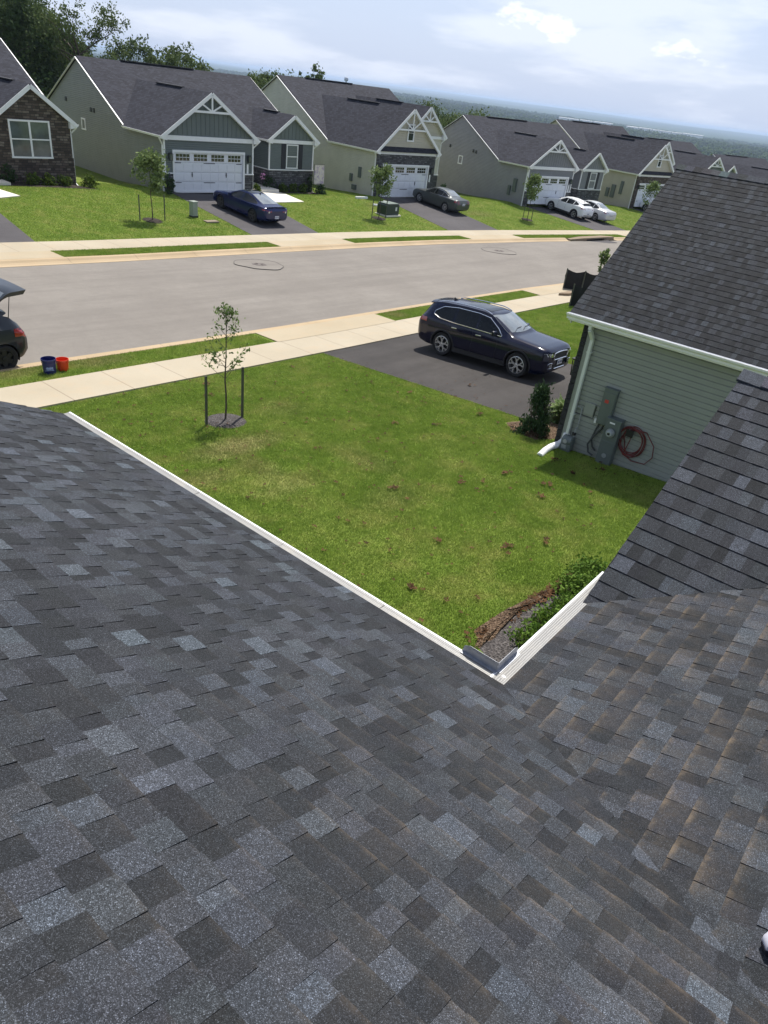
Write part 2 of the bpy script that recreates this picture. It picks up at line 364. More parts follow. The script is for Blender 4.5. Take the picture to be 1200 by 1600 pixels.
def grass_mat(name, blades):
    t = NT(name); geo = t.n('ShaderNodeNewGeometry')
    n1 = t.noise(.45, 6, .6, vec=geo.outputs['Position']); n2 = t.noise(4.5, 5, .65, vec=geo.outputs['Position']); n3 = t.noise(1.3, 5, .6, vec=geo.outputs['Position']); n4 = t.noise(45, 3, .7, vec=geo.outputs['Position'])
    c = t.ramp(n1, [(.3, (.20, .315, .050)), (.5, (.27, .385, .068)), (.72, (.36, .445, .11))])
    c = t.mix(t.mr(n2, .4, .62, 0, .55), c, (.125, .215, .028)); c = t.mix(t.mr(n3, .48, .68, 0, .7), c, (.40, .42, .13))
    if blades: c = t.mix(t.mr(n4, .35, .7, 0, .45), c, (.36, .43, .11))
    else: c = t.mix(t.mr(n4, .35, .7, 0, .6), c, (.07, .10, .015))
    # dry patches where the turf died, and thin turf towards the farther lots
    sp = t.n('ShaderNodeSeparateXYZ'); t.l(geo.outputs['Position'], sp.inputs[0]); tot = None
    for x, y, rx, ry, k in [(8.95, 10.45, 1.0, .42, .75), (8.55, 9.3, .35, .8, .4), (8.45, 8.4, .7, .3, .35), (7.55, 9.6, .5, .35, .5), (11.4, 11.6, .6, .5, .3), (10.6, 8.3, .4, .8, .3), (9.6, 6.8, .6, .4, .3), (51, 35.2, 1.8, 1.2, .5), (53.5, 33, 1.5, .8, .45), (44.5, 36.2, 1.4, .8, .4), (22.2, 16.7, .5, .4, .6), (9.7, 16.8, .8, .35, .6), (7.4, 16.9, .9, .3, .6)]:
        dx = t.math('DIVIDE', t.math('SUBTRACT', sp.outputs[0], x), rx); dy = t.math('DIVIDE', t.math('SUBTRACT', sp.outputs[1], y), ry)
        d = t.math('ADD', t.math('MULTIPLY', dx, dx), t.math('MULTIPLY', dy, dy)); d = t.math('ADD', d, t.math('ADD', t.math('MULTIPLY', n2, 3.2), t.math('MULTIPLY', n4, 1.6)))
        m = t.math('MULTIPLY', t.mr(d, 4.4, 1.9), k); tot = m if tot is None else t.math('MAXIMUM', tot, m)
    c = t.mix(t.math('MULTIPLY', tot, .85), c, (.36, .28, .17))
    t.base(c); t.set(.8 if blades else .95, 0, .15)
    if not blades: t.base(t.mix(1.0, c, (.6, .6, .52), 'MULTIPLY')); t.bump(n4, .5, .03)  # bare turf darkened in colour to stand in for shade among the blades
    else:
        tr = t.n('ShaderNodeBsdfTranslucent'); t.l(c, tr.inputs['Color']); ms = t.n('ShaderNodeMixShader'); ms.inputs[0].default_value = .3
        t.l(t.b.outputs[0], ms.inputs[1]); t.l(tr.outputs[0], ms.inputs[2]); t.l(ms.outputs[0], t.o.inputs['Surface'])
    return t.m
M['turf'] = grass_mat('turf_soil', False); M['blade'] = grass_mat('grass_blades', True)
def leafmat(name, a, b, trans=.25, sc=2.0, d=(.02, .03, .01)):
    t = NT(name); n = t.noise(sc, 4, .6); oi = t.n('ShaderNodeObjectInfo'); nn = t.noise(sc*14, 2, .5)
    c = t.ramp(n, [(.35, a), (.65, b)]); c = t.mix(t.mr(nn, .45, .7, 0, .6), c, d)
    t.base(c); t.set(.75, 0, .12)
    tr = t.n('ShaderNodeBsdfTranslucent'); t.l(c, tr.inputs['Color']); ms = t.n('ShaderNodeMixShader'); ms.inputs[0].default_value = trans
    t.l(t.b.outputs[0], ms.inputs[1]); t.l(tr.outputs[0], ms.inputs[2]); t.l(ms.outputs[0], t.o.inputs['Surface']); return t.m
M['leafD'] = leafmat('dark_tree_leaves', (.055, .09, .03), (.115, .165, .055), sc=.3)
M['leafM'] = leafmat('tree_leaves', (.075, .11, .035), (.15, .20, .07), sc=.35)
M['leafL'] = leafmat('sapling_leaves', (.10, .16, .05), (.26, .33, .13), sc=3)
M['leafS'] = leafmat('shrub_leaves', (.05, .09, .02), (.15, .21, .04), sc=5)
M['leafJ'] = leafmat('juniper_needles', (.025, .055, .025), (.065, .11, .045), sc=8)
M['leafB'] = leafmat('boxwood_leaves', (.07, .15, .02), (.17, .27, .045), sc=8)
M['hosta'] = leafmat('hosta_leaves', (.22, .34, .10), (.62, .68, .42), sc=16, d=(.1, .2, .05))
M['bark'] = plain('bark', (.09, .07, .055), .9, var=.3, vs=12)
M['barkpale'] = plain('pale_bark', (.2, .17, .13), .9, var=.3, vs=4)
M['stake'] = plain('weathered_green_stake', (.075, .08, .06), .7, var=.2, vs=10)
def mulch(name, a, b, c2):
    t = NT(name); v = t.n('ShaderNodeTexVoronoi'); v.inputs['Scale'].default_value = 34; t.l(t.n('ShaderNodeTexCoord').outputs['Object'], v.inputs['Vector']); n = t.noise(7, 5, .7)
    c = t.ramp(t.n('ShaderNodeSeparateColor').outputs[0] if 0 else v.outputs['Distance'], [(.0, a), (.5, b), (.9, c2)]); c = t.mix(t.mr(n, .4, .7, 0, .5), c, a)
    t.base(c); t.set(.95, 0, .2); t.bump(v.outputs['Distance'], 1.0, .03); return t.m
M['mulchG'] = mulch('grey_mulch', (.035, .031, .031), (.09, .082, .08), (.17, .155, .15)); M['mulchD'] = mulch('dark_mulch', (.02, .016, .014), (.05, .04, .035), (.09, .075, .06)); M['mulchB'] = mulch('brown_mulch', (.04, .026, .018), (.12, .078, .05), (.26, .19, .13))
M['deadleaf'] = leafmat('dead_leaf', (.025, .012, .005), (.13, .065, .028), .0, 6, (.03, .015, .007))

# ------------------------------------------------------------------ shingled slope (every tab modelled)
PAL = [(.0180, .0202, .0228), (.0248, .0276, .0313), (.0325, .0365, .0418), (.0410, .0465, .0540), (.0520, .0605, .0705), (.067, .080, .092)]
def shingles(name, O, U, V, poly, mat, parent, seed, weights=(3, 4, 5, 3.6, 1.7, .7), ex=.124, v_off=0., tint=1., label=None, th=(.003, .0070)):
    rnd = random.Random(seed); O = Vector(O); U = Vector(U).normalized(); V = Vector(V).normalized(); N = U.cross(V)
    if N.z < 0: N = -N
    m = MB(); vmin = min(p[1] for p in poly); vmax = max(p[1] for p in poly)
    P = lambda u, v, h: O+U*u+V*v+N*h
    k = 0; v0 = vmin-ex*v_off
    lo_c, hi_c = th
    while v0 < vmax:
        v1 = v0+ex; row = band(poly, 1, max(v0, vmin), v1)
        if row:
            ua = min(p[0] for p in row)-rnd.uniform(0, .3); ub = max(p[0] for p in row); u = ua; hi = rnd.random() < .5; prevh = None
            wav = [rnd.uniform(-.0012, .0012) for _ in range(2)]
            while u < ub:
                w = rnd.uniform(.07, .155) if hi else rnd.uniform(.05, .12)
                h = (hi_c if hi else lo_c)+rnd.uniform(-.0008, .0008) if k else .004
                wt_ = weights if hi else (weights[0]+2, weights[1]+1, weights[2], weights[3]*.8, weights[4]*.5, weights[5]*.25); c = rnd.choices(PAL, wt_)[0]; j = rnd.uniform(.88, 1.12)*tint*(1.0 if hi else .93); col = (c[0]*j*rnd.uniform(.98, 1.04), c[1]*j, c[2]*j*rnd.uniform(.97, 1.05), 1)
                seg = band(row, 0, u, u+w)
                if seg:
                    H = lambda v: h*(1-(v-v0)/ex)+.0008
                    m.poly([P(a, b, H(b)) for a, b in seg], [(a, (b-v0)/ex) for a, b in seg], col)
                    es = [p for p in seg if abs(p[1]-max(v0, vmin)) < 1e-6]
                    if len(es) >= 2:
                        a0 = min(p[0] for p in es); a1 = max(p[0] for p in es); vv = es[0][1]
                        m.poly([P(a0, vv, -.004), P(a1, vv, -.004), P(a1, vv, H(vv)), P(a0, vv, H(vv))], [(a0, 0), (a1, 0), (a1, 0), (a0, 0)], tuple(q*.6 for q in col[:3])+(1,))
                    for uu in (u, u+w):
                        sd_ = [p for p in seg if abs(p[0]-uu) < 1e-6]
                        if len(sd_) >= 2 and (hi or h > .008):
                            b0 = min(p[1] for p in sd_); b1 = max(p[1] for p in sd_)
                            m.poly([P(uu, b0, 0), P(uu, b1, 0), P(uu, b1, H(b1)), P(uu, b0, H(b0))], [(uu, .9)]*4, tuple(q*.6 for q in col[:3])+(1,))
                u += w; hi = not hi
        v0 = v1; k += 1
    # deck below
    m.extr([tuple(P(a, b, -.045)) for a, b in poly], tuple(N*.04))
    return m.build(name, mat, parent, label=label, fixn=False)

def ridgecap(name, a, b, mat, parent, seed, left, right, w=.15):
    """overlapping cap shingles bent over a ridge; left/right are the down-slope directions"""
    rnd = random.Random(seed); a = Vector(a); b = Vector(b); d = (b-a); L = d.length; d.normalize(); m = MB(); s = 0
    left = Vector(left).normalized(); right = Vector(right).normalized()
    while s < L:
        e = min(L, s+.2); c = rnd.choices(PAL, (1, 2, 4, 4, 3, 1))[0]; col = (*[q*rnd.uniform(1.0, 1.25) for q in c], 1)
        p0 = a+d*s+Vector((0, 0, .026)); p1 = a+d*e+Vector((0, 0, .014))
        for sd_ in (left, right):
            m.poly([p0, p1, p1+sd_*w, p0+sd_*w], [(s, .6), (e, .6), (e, .9), (s, .9)], col)
            m.poly([p0, p0+sd_*w, p0+sd_*w-Vector((0, 0, .012)), p0-Vector((0, 0, .012))], [(s, .9)]*4, tuple(q*.6 for q in col[:3])+(1,))
            m.poly([p0+sd_*w, p1+sd_*w, p1+sd_*w-Vector((0, 0, .014)), p0+sd_*w-Vector((0, 0, .02))], [(s, .9)]*4, tuple(q*.6 for q in col[:3])+(1,))
        s = e
    return m.build(name, mat, parent, fixn=False)

def lapwall(name, O, A, N, polys, mat, parent, ex=.115, step=.03, label=None, m=None):
    """clapboard wall: every course a tilted strip, its lower edge proud of the one below"""
    own = m is None; m = m or MB(); O = Vector(O); A = Vector(A).normalized(); N = Vector(N).normalized(); Z = Vector((0, 0, 1))
    for poly in polys:
        z0 = math.floor(min(p[1] for p in poly)/ex)*ex; z1 = max(p[1] for p in poly)
        while z0 < z1:
            row = band(poly, 1, z0, z0+ex)
            if row:
                for f0, f1, s0, s1 in ((0, .8, 1, .9), (.8, 1, .9, 0)):
                    r2_ = band(row, 1, z0+ex*f0, z0+ex*f1)
                    if r2_: m.poly([O+A*a+Z*b+N*(step*(s0+(s1-s0)*((b-z0)/ex-f0)/(f1-f0))+.001) for a, b in r2_], [(a, b) for a, b in r2_])
                es = [p for p in row if abs(p[1]-z0) < 1e-6]
                if len(es) >= 2:
                    a0 = min(p[0] for p in es); a1 = max(p[0] for p in es)
                    m.poly([O+A*a0+Z*z0+N*.0, O+A*a1+Z*z0+N*.0, O+A*a1+Z*z0+N*(step+.001), O+A*a0+Z*z0+N*(step+.001)], [(a0, 0)]*4)
            z0 += ex
    return m.build(name, mat, parent, fixn=False, label=label) if own else m

def flatwall(name, O, A, polys, mat, parent, thick=.06, N=None, m=None):
    own = m is None; m = m or MB(); O = Vector(O); A = Vector(A).normalized(); Z = Vector((0, 0, 1)); N = Vector(N).normalized()
    for poly in polys:
        P = [O+A*a+Z*b+N*thick for a, b in poly]; m.poly(P, [(a, b) for a, b in poly])
        n = len(poly)
        for i in range(n):
            a, b = poly[i]; c, d = poly[(i+1) % n]
            m.poly([O+A*a+Z*b, O+A*c+Z*d, O+A*c+Z*d+N*thick, O+A*a+Z*b+N*thick], [(0, b), (0, d), (thick, d), (thick, b)])
    return m.build(name, mat, parent, fixn=False) if own else m
# ------------------------------------------------------------------ ground, one sheet to the horizon
def axis(parts):
    return np.unique(np.round(np.concatenate([np.arange(*p) for p in parts]), 3))
gx = axis([(-30000, -6000, 4000), (-6000, -800, 650), (-800, -150, 50), (-150, -20, 10), (-20, 2, 2), (2, 36, .5), (36, 90, 1.), (90, 150, 5), (150, 900, 50), (900, 6000, 300), (6000, 30001, 4000)])
gy = axis([(-30000, -6000, 4000), (-6000, -500, 500), (-500, -80, 40), (-80, -4, 8), (-4, 46, .5), (46, 90, 4), (90, 350, 20), (350, 1500, 50), (1500, 8000, 500), (8000, 30001, 5500)])
def near_road(X, Y): return (Y > yf(X)-10.75) & (Y < yf(X)+.85) & (X > -60) & (X < 190)
X, Y = np.meshgrid(gx, gy); Zg = G(X, Y); Zg = np.where(near_road(X, Y), zr(X)-.12, Zg)
rr_ = np.hypot(X, Y); hills = 14*np.sin(X/2100+1.2)*np.sin(Y/2700+.5)+9*np.sin(X/900)*np.cos(Y/1200)+38*sm((rr_-9000)/8000)*(.5+.5*np.sin(np.arctan2(Y, X)*23)*np.sin(np.arctan2(Y, X)*9+1))
Zg = Zg+hills*sm((rr_-900)/3000)
nx, ny = len(gx), len(gy); V = np.stack([X.ravel(), Y.ravel(), Zg.ravel()], 1)
ii = np.arange(nx*ny).reshape(ny, nx); F = np.stack([ii[:-1, :-1].ravel(), ii[:-1, 1:].ravel(), ii[1:, 1:].ravel(), ii[1:, :-1].ravel()], 1)
me = bpy.data.meshes.new('ground'); me.from_pydata(V.tolist(), [], F.tolist())
# turf close by, woodland and fields on the plain
t = NT('ground_far'); geo = t.n('ShaderNodeNewGeometry'); n1 = t.noise(.0012, 8, .6, vec=geo.outputs['Position']); n2 = t.noise(.02, 8, .7, vec=geo.outputs['Position']); n3 = t.noise(.003, 6, .7, vec=geo.outputs['Position'])
c = t.ramp(n2, [(.3, (.016, .030, .010)), (.5, (.035, .058, .018)), (.7, (.065, .095, .03))]); c = t.mix(t.mr(n1, .60, .68, 0, .5), c, (.09, .12, .045))
t.base(c); t.set(1, 0, 0); t.bump(n2, 1.0, 6); M['plain'] = t.m
me.materials.append(M['turf']); me.materials.append(M['plain'])
cx = V[F].mean(1); far = (cx[:, 0] < -40) | (cx[:, 0] > 130) | (cx[:, 1] > 75) | (cx[:, 1] < -60)
me.polygons.foreach_set('material_index', far.astype(np.int32)); me.polygons.foreach_set('use_smooth', [True]*len(me.polygons)); me.update()
link('ground', me, kind='structure')

def ribbon(name, x0, x1, prof, mat, dx=.5, uvw=True, xs=None, kind='structure', skirt=.1):
    """sheet running along the street: prof = [(offset from the near or far edge fn, z offset)]; offsets are (fn, d)"""
    xs = np.arange(x0, x1+1e-6, dx) if xs is None else xs; m = MB(); rows = []
    for x in xs:
        rows.append([(x, float(fn(x)+d), float(zr(x)+dz)) for fn, d, dz in prof])
    n = len(prof); b = 0; P = [p for r_ in rows for p in r_]; F = []; UV = []
    acc = [0]
    for i in range(1, n): acc.append(acc[-1]+math.hypot(rows[0][i][1]-rows[0][i-1][1], rows[0][i][2]-rows[0][i-1][2]))
    for i in range(len(xs)-1):
        for j in range(n-1):
            F.append((i*n+j, (i+1)*n+j, (i+1)*n+j+1, i*n+j+1)); UV.append([(xs[i], acc[j]), (xs[i+1], acc[j]), (xs[i+1], acc[j+1]), (xs[i], acc[j+1])])
    m.add(P, F, UV)
    for i, r_ in ((0, rows[0]), (1, rows[-1])):       # end caps
        m.poly(r_+[(r_[-1][0], r_[-1][1], r_[-1][2]-skirt), (r_[0][0], r_[0][1], r_[0][2]-skirt)], [(0, 0)]*(n+2))
    return m.build(name, mat, kind=kind, fixn=False)

wob = lambda s: (lambda x: 0)
ribbon('road', -60, 190, [(yn, -.02, -.05), (yn, 0, .0)]+[(lambda x, k=k: yn(x)+9.9*k/8, 0, .09*math.sin(math.pi*k/8)) for k in range(1, 8)]+[(yf, 0, 0), (yf, .02, -.05)], M['road'], 1)
# mountable kerbs
cn = [(yn, .03, -.03), (yn, .02, .012), (yn, -.20, .012), (yn, -.32, .055), (yn, -.42, .125), (yn, -.58, .145), (yn, -.60, .10)]
cf = [(yf, -.03, -.03), (yf, -.02, .012), (yf, .20, .012), (yf, .32, .055), (yf, .42, .125), (yf, .58, .145), (yf, .60, .10)]
ribbon('kerb', -60, 190, cn, M['curb'], 1); ribbon('kerb', -60, 54.3, cf, M['curb'], 1); ribbon('kerb', 60.2, 190, cf, M['curb'], 1)
ribbon('sidewalk', -60, 190, [(yn, -3.06, .05), (yn, -3.05, .165), (yn, -1.60, .15), (yn, -1.59, .05)], M['walk'], 1)
ribbon('sidewalk', -60, 190, [(yf, 1.64, .05), (yf, 1.65, .155), (yf, 3.30, .17), (yf, 3.31, .05)], M['walk'], 1)
ribbon('verge', -60, 190, [(yn, -1.70, .02), (yn, -1.62, .125), (yn, -1.1, .135), (yn, -.58, .125), (yn, -.56, .02)], M['turf'], 1); ribbon('verge', -60, 190, [(yf, .56, .02), (yf, .58, .125), (yf, 1.1, .135), (yf, 1.67, .125), (yf, 1.70, .02)], M['turf'], 1)
# concrete crossings between kerb and pavement at every driveway
def crossing(edge, s, x0, x1, fl):
    m = MB(); n = 10
    for i in range(n):
        a = x0+(x1-x0)*i/n; b = x0+(x1-x0)*(i+1)/n
        for (d0, z0), (d1, z1) in (((.57, .146), (1.1, .152)), ((1.1, .152), (1.66, .158))):
            ea = fl*max(0, 1-(a-x0)/1.2)+0; 
            m.poly([(a, float(edge(a))+s*d0, zr(a)+z0), (b, float(edge(b))+s*d0, zr(b)+z0), (b, float(edge(b))+s*d1, zr(b)+z1), (a, float(edge(a))+s*d1, zr(a)+z1)], [(a, d0), (b, d0), (b, d1), (a, d1)])
    m.build('driveway_crossing', M['apron'], kind='structure', fixn=False)
crossing(yn, -1, 15.4, 21.4, .5); crossing(yn, -1, 32.8, 42, .5); crossing(yn, -1, -30, 5.4, 1)
for a, b in ((-12, 15.2), (27.0, 32.7), (43.6, 49.2), (63.0, 72), (82, 90)): crossing(yf, 1, a, b, .5)

def drape(name, quad, mat, dz=.015, n=14, nn=14, thick=.0):
    """sheet laid on the terrain inside a quad"""
    a, b, c, d = [np.array(q, float) for q in quad]; P = []; F = []; UV = []
    for i in range(n+1):
        for j in range(nn+1):
            s, t_ = i/n, j/nn; p = (a*(1-s)+b*s)*(1-t_)+(d*(1-s)+c*s)*t_; P.append((p[0], p[1], g(p[0], p[1])+dz))
    for i in range(n):
        for j in range(nn):
            k = i*(nn+1)+j; F.append((k, k+nn+1, k+nn+2, k+1)); UV.append([(P[q][0], P[q][1]) for q in F[-1]])
    m = MB(); m.add(P, F, UV); 
    edge = [i*(nn+1) for i in range(n+1)]+[n*(nn+1)+j for j in range(1, nn+1)]+[i*(nn+1)+nn for i in range(n-1, -1, -1)]+[j for j in range(nn-1, 0, -1)]
    for q, r_ in zip(edge, edge[1:]+edge[:1]):
        p0, p1 = P[q], P[r_]; m.poly([p0, p1, (p1[0], p1[1], p1[2]-.15), (p0[0], p0[1], p0[2]-.15)], [(0, 0)]*4)
    return m.build(name, mat, kind='structure', fixn=False)
yw = lambda x: float(yn(x)-3.05); yv = lambda x: float(yf(x)+3.3)
# outlines of hard surfaces on the lawns (also used to keep grass off them)
DRV = {'near': [(15.95, yw(15.9)), (15.95, 7.3), (22.4, 7.3), (22.1, yw(22.1))],
       'near_front': [(15.95, 7.3), (15.95, 5.9), (22.4, 5.9), (22.4, 7.3)],
       'green': [(27.5, yv(27.5)), (32.6, yv(32.6)), (34.6, 39.3), (28.7, 40.0)],
       'beige': [(44.6, yv(44.6)), (50.0, yv(50)), (52.6, 38.0), (47.2, 38.8)],
       'gray': [(62.6, yv(62.6)), (67.6, yv(67.6)), (69.2, 33.1), (63.1, 34.4)],
       'beige2': [(82.5, yv(82.5)), (88, yv(88)), (89.8, 31.2), (83.5, 32.4)],
       'brick': [(9.6, yv(9.6)), (15.5, yv(15.5)), (16.9, 39.6), (11.0, 40.0)]}
drape('driveway', DRV['near'], M['drive']); drape('driveway', DRV['near_front'], M['drive'])
for k in ('green', 'beige', 'gray', 'beige2', 'brick'): drape('driveway', DRV[k], M['drivefar'])
PATHS = [[(34.6, 37.4), (37.9, 37.5), (38.3, 43), (37.1, 43)], [(17.0, 37.7), (18.7, 38.3), (17.3, 42.2), (16.6, 42.2)]]
for q in PATHS: drape('path', q, M['flat'], .05)

# ------------------------------------------------------------------ the roof the picture is taken from
EX, EY, EZ = 3.07, 1.19, -2.985            # roof edge inside the two gutters
pL, pR, pT = .475, .35, .48
home = thing('shingled_house', 'foreground house, dark grey shingle roof with white gutters meeting in a corner', 'house', (EX, EY, -6.4))
ho = Vector((EX, EY, -6.4))
def hs(name, O, U, V, poly, mat, seed, **k): return shingles(name, Vector(O)-ho, U, V, poly, mat, home, seed, **k)
# left slope: u towards the street, v up the roof (towards -x)
kL = math.hypot(1, pL); kR = math.hypot(1, pR); kT = math.hypot(1, pT)
ridL = 4.35*kL
# the valley climbs both slopes: pL*a = pR*b
def vL(v): return -(v/kL)*pL/pR-.05*min(1, v/.3)            # y offset of the valley on the left slope at slope distance v
hs('left_roof_slope', (EX+.025, EY, EZ+.005-.012), (0, 1, 0), (-1, 0, pL), [(4.9, 0), (4.9, ridL), (vL(ridL), ridL), (vL(.3), .3), (0, 0)], M['roofL'], 11)
hs('right_roof_slope', (EX, EY, EZ-.004), (1, 0, 0), (0, -1, pR), [(0, 0), (1.22, 0), (3.68, 3.58), (7.5, 6.6), (-6.6*pR/kR/pL, 6.6)], M['roofR'], 23, weights=(3, 4, 5, 5, 2, .35))
# gable wing on the right: ridge towards the street
TX, TZ = 4.29, EZ+.004
rT = 2.46*kT
def Tv(v): return (v/kT)*pT/pR
hs('wing_roof_slope', (TX, 1.225, TZ+.012), (0, -1, 0), (1, 0, pT), [(0, -.06), (.035, -.06), (.035+Tv(rT), rT), (0, rT)], M['roofN'], 37, weights=(2, 4, 5, 4, 2.2, .3), v_off=.4, ex=.143, th=(.0055, .0080), tint=.9)
hs('wing_roof_slope', (TX+4.92, 1.225, TZ+.012), (0, -1, 0), (-1, 0, pT), [(0, -.06), (9, -.06), (9, rT), (0, rT)], M['roofN'], 38, weights=(2, 4, 5, 4, 2.5, .5), tint=.86)
r0 = Vector((TX+2.46, 1.24, TZ+.012+2.46*pT))-ho
ridgecap('ridge_cap', r0, r0+Vector((0, -8, 0)), M['roofN'], home, 5, (-1, 0, -pT), (1, 0, -pT))
# far side of the left wing and the ridge
hs('left_roof_slope', (EX-8.7, EY, EZ), (0, 1, 0), (1, 0, pL), [(4.9, 0), (4.9, ridL), (-9, ridL), (-9, 0)], M['roofL'], 12)
r1 = Vector((EX-4.35, EY+4.9, EZ+4.35*pL+.004))-ho
ridgecap('ridge_cap', r1, r1+Vector((0, -9, 0)), M['roofL'], home, 6, (-1, 0, -pL), (1, 0, -pL))
# gutters: K profile, perforated guard on top
def gutter(parent, off, a, b, out, guard=True, depth=.10, H=.11, drop=0, name='gutter'):
    """from a to b along the eave; out = outward direction; a,b at the inner top edge"""
    a = Vector(a)-off; b = Vector(b)-off; out = Vector(out); Z = Vector((0, 0, 1)); m = MB()
    prof = [(0, 0), (0, -H), (depth*.55, -H), (depth*.62, -H*.62), (depth*.95, -H*.3), (depth, -.012), (depth+.004, .006), (depth-.012, .006), (depth-.012, -.004)]
    P = [a+out*x+Z*z for x, z in prof]+[b+out*x+Z*z for x, z in prof]; n = len(prof)
    m.add(P, [(i, i+1, n+i+1, n+i) for i in range(n-1)]+[tuple(range(6)), tuple(range(n, n+6))])
    go = m.build(name, M['gutter'], parent, fixn=False)
    if guard:
        m = MB(); L = (b-a).length; d = (b-a).normalized(); k = max(1, int(L/.9))
        for i in range(k):
            p = a+d*(L*i/k+.002); q = a+d*(L*(i+1)/k-.002); w = depth-.013; z0 = .006+.0012*(i % 2)
            m.poly([p+Z*z0, q+Z*z0, q+out*w*.5+Z*(z0-.003), p+out*w*.5+Z*(z0-.003)], [(0, 0), (L/k, 0), (L/k, w/2), (0, w/2)])
            m.poly([p+out*w*.5+Z*(z0-.003), q+out*w*.5+Z*(z0-.003), q+out*w+Z*(z0+.001), p+out*w+Z*(z0+.001)], [(0, w/2), (L/k, w/2), (L/k, w), (0, w)])
        m.build('gutter_guard', M['guard'], go, fixn=False)
    return go
gz = EZ-.012
gutter(home, ho, (EX+.025, EY+.0, gz), (EX+.025, 6.09, gz), (1, 0, 0), depth=.072)
gR = gutter(home, ho, (EX+.0, EY, gz+.002), (4.72, EY, gz+.002), (0, 1, 0))
# splash guard standing in the inside corner
m = MB(); cxp, cyp = EX+.093, EY+.093
for (x1, y1) in ((cxp, cyp+.26), (cxp+.25, cyp)):
    a = Vector((cxp, cyp, gz+.008))-ho; b = Vector((x1, y1, gz+.008))-ho; up = Vector((0, 0, .072)); d = (b-a).normalized()
    t2 = Vector((0, 0, 1)).cross(d)*.0015
    m.extr([a, b, b+up*.72-d*.012, b+up-d*.05, a+up], tuple(t2)); m.extr([a, b, b+Vector((0, 0, .003)), a+Vector((0, 0, .003))], tuple((Vector((0, 0, 1)).cross(d))*(.022 if d.y > .5 else -.022)))
m.build('splash_guard', M['galv'], home, fixn=False)
# rake edges, fascia, soffit, walls below
m = MB()
m.bar(Vector((EX-.01, 6.10, EZ-.06))-ho, Vector((EX-4.35, 6.10, EZ-.06+4.34*pL))-ho, .02, .12); m.bar(Vector((EX-8.7, 6.10, EZ-.06))-ho, Vector((EX-4.35, 6.10, EZ-.06+4.34*pL))-ho, .02, .12)
m.bar(Vector((TX, 1.195, TZ-.10))-ho, Vector((TX+2.46, 1.195, TZ-.10+2.46*pT))-ho, .02, .12); m.bar(Vector((TX+4.92, 1.195, TZ-.10))-ho, Vector((TX+2.46, 1.195, TZ-.10+2.46*pT))-ho, .02, .12)
m.box(Vector((EX-.02, 3.64, EZ-.09))-ho, (.02, 4.9, .14)); m.box(Vector((4.0, EY-.02, EZ-.09))-ho, (1.8, .02, .14))
m.build('fascia', M['white'], home)
m = MB(); hz = 3.2
lapwall('', Vector((EX-.3, 0, -6.4))-ho, (0, 1, 0), (1, 0, 0), [[(.9, -.3), (5.8, -.3), (5.8, hz+.17), (.9, hz+.17)]], None, None, m=m)
lapwall('', Vector((0, EY-.3, -6.4))-ho, (1, 0, 0), (0, 1, 0), [[(EX-.3, -.3), (8.9, -.3), (8.9, hz+.2), (EX-.3, hz+.2)], [(4.4, hz+.2), (9.1, hz+.2), (6.75, hz+1.25)]], None, None, m=m)
lapwall('', Vector((0, 5.8, -6.4))-ho, (1, 0, 0), (0, 1, 0), [[(EX-.3, -.3), (EX-8.4, -.3), (EX-8.4, hz+.1), (EX-4.35, hz+2.2), (EX-.3, hz+.1)]], None, None, m=m)
lapwall('', Vector((EX-8.4, 0, -6.4))-ho, (0, 1, 0), (-1, 0, 0), [[(-9, -.3), (5.8, -.3), (5.8, hz+.1), (-9, hz+.1)]], None, None, m=m)
m.build('wall', M['cream'], home, fixn=False)


# ------------------------------------------------------------------ neighbour to the right: garage wing with a long shingle roof
NX, NY = 15.0, 6.0; NE = -3.72; pN = .705
nbr = thing('neighbour_house', 'sage green sided neighbouring house with meters on its wall and a dark shingle roof', 'house', (NX, NY, -6.85)); no = Vector((NX, NY, -6.85))
kN = math.hypot(1, pN); wN = 4.07
shingles('roof_slope', Vector((14.68, 6.40, NE))-no, (0, -1, 0), (1, 0, pN), [(0, 0), (15, 0), (15, wN*kN), (0, wN*kN)], M['roofN'], nbr, 51, ex=.143, weights=(4, 5, 5, 4, 2.0, .05), th=(.005, .0075), tint=.72)
shingles('roof_slope', Vector((14.68+2*wN, 6.40, NE))-no, (0, -1, 0), (-1, 0, pN), [(0, 0), (15, 0), (15, wN*kN), (0, wN*kN)], M['roofN'], nbr, 52, ex=.143, weights=(3, 5, 5, 3, .8, .05), tint=.72)
r2 = Vector((14.68+wN, 6.41, NE+wN*pN+.004))-no
ridgecap('ridge_cap', r2, r2+Vector((0, -15, 0)), M['roofN'], nbr, 7, (-1, 0, -pN), (1, 0, -pN), w=.17)
ng = gutter(nbr, no, (14.68, 6.42, NE-.008), (14.68, -8.6, NE-.008), (-1, 0, 0), guard=False, depth=.12, H=.12)
m = MB(); m.box(Vector((14.695, -1.1, NE-.09))-no, (.02, 15, .17)); m.bar(Vector((14.70, 6.36, NE-.17))-no, Vector((14.68+wN, 6.36, NE-.17+wN*pN))-no, .025, .18); m.bar(Vector((14.66+2*wN, 6.36, NE-.17))-no, Vector((14.68+wN, 6.36, NE-.17+wN*pN))-no, .025, .18)
m.build('fascia', M['gutter'], nbr)
m = MB(); m.box(Vector((14.86, -1.1, NE-.15))-no, (.32, 15, .02)); m.box(Vector((18.7, 6.2, NE-.15))-no, (8.1, .38, .02)); m.build('soffit', M['white'], nbr)
H = NE-.14+6.85
m = MB(); lapwall('', (0, 0, 0), (0, -1, 0), (-1, 0, 0), [[(0, -.1), (14.6, -.1), (14.6, H), (0, H)]], None, None, m=m)
lapwall('', (7.5, 0, 0), (0, -1, 0), (1, 0, 0), [[(0, -.4), (14.6, -.4), (14.6, H), (0, H)]], None, None, m=m)
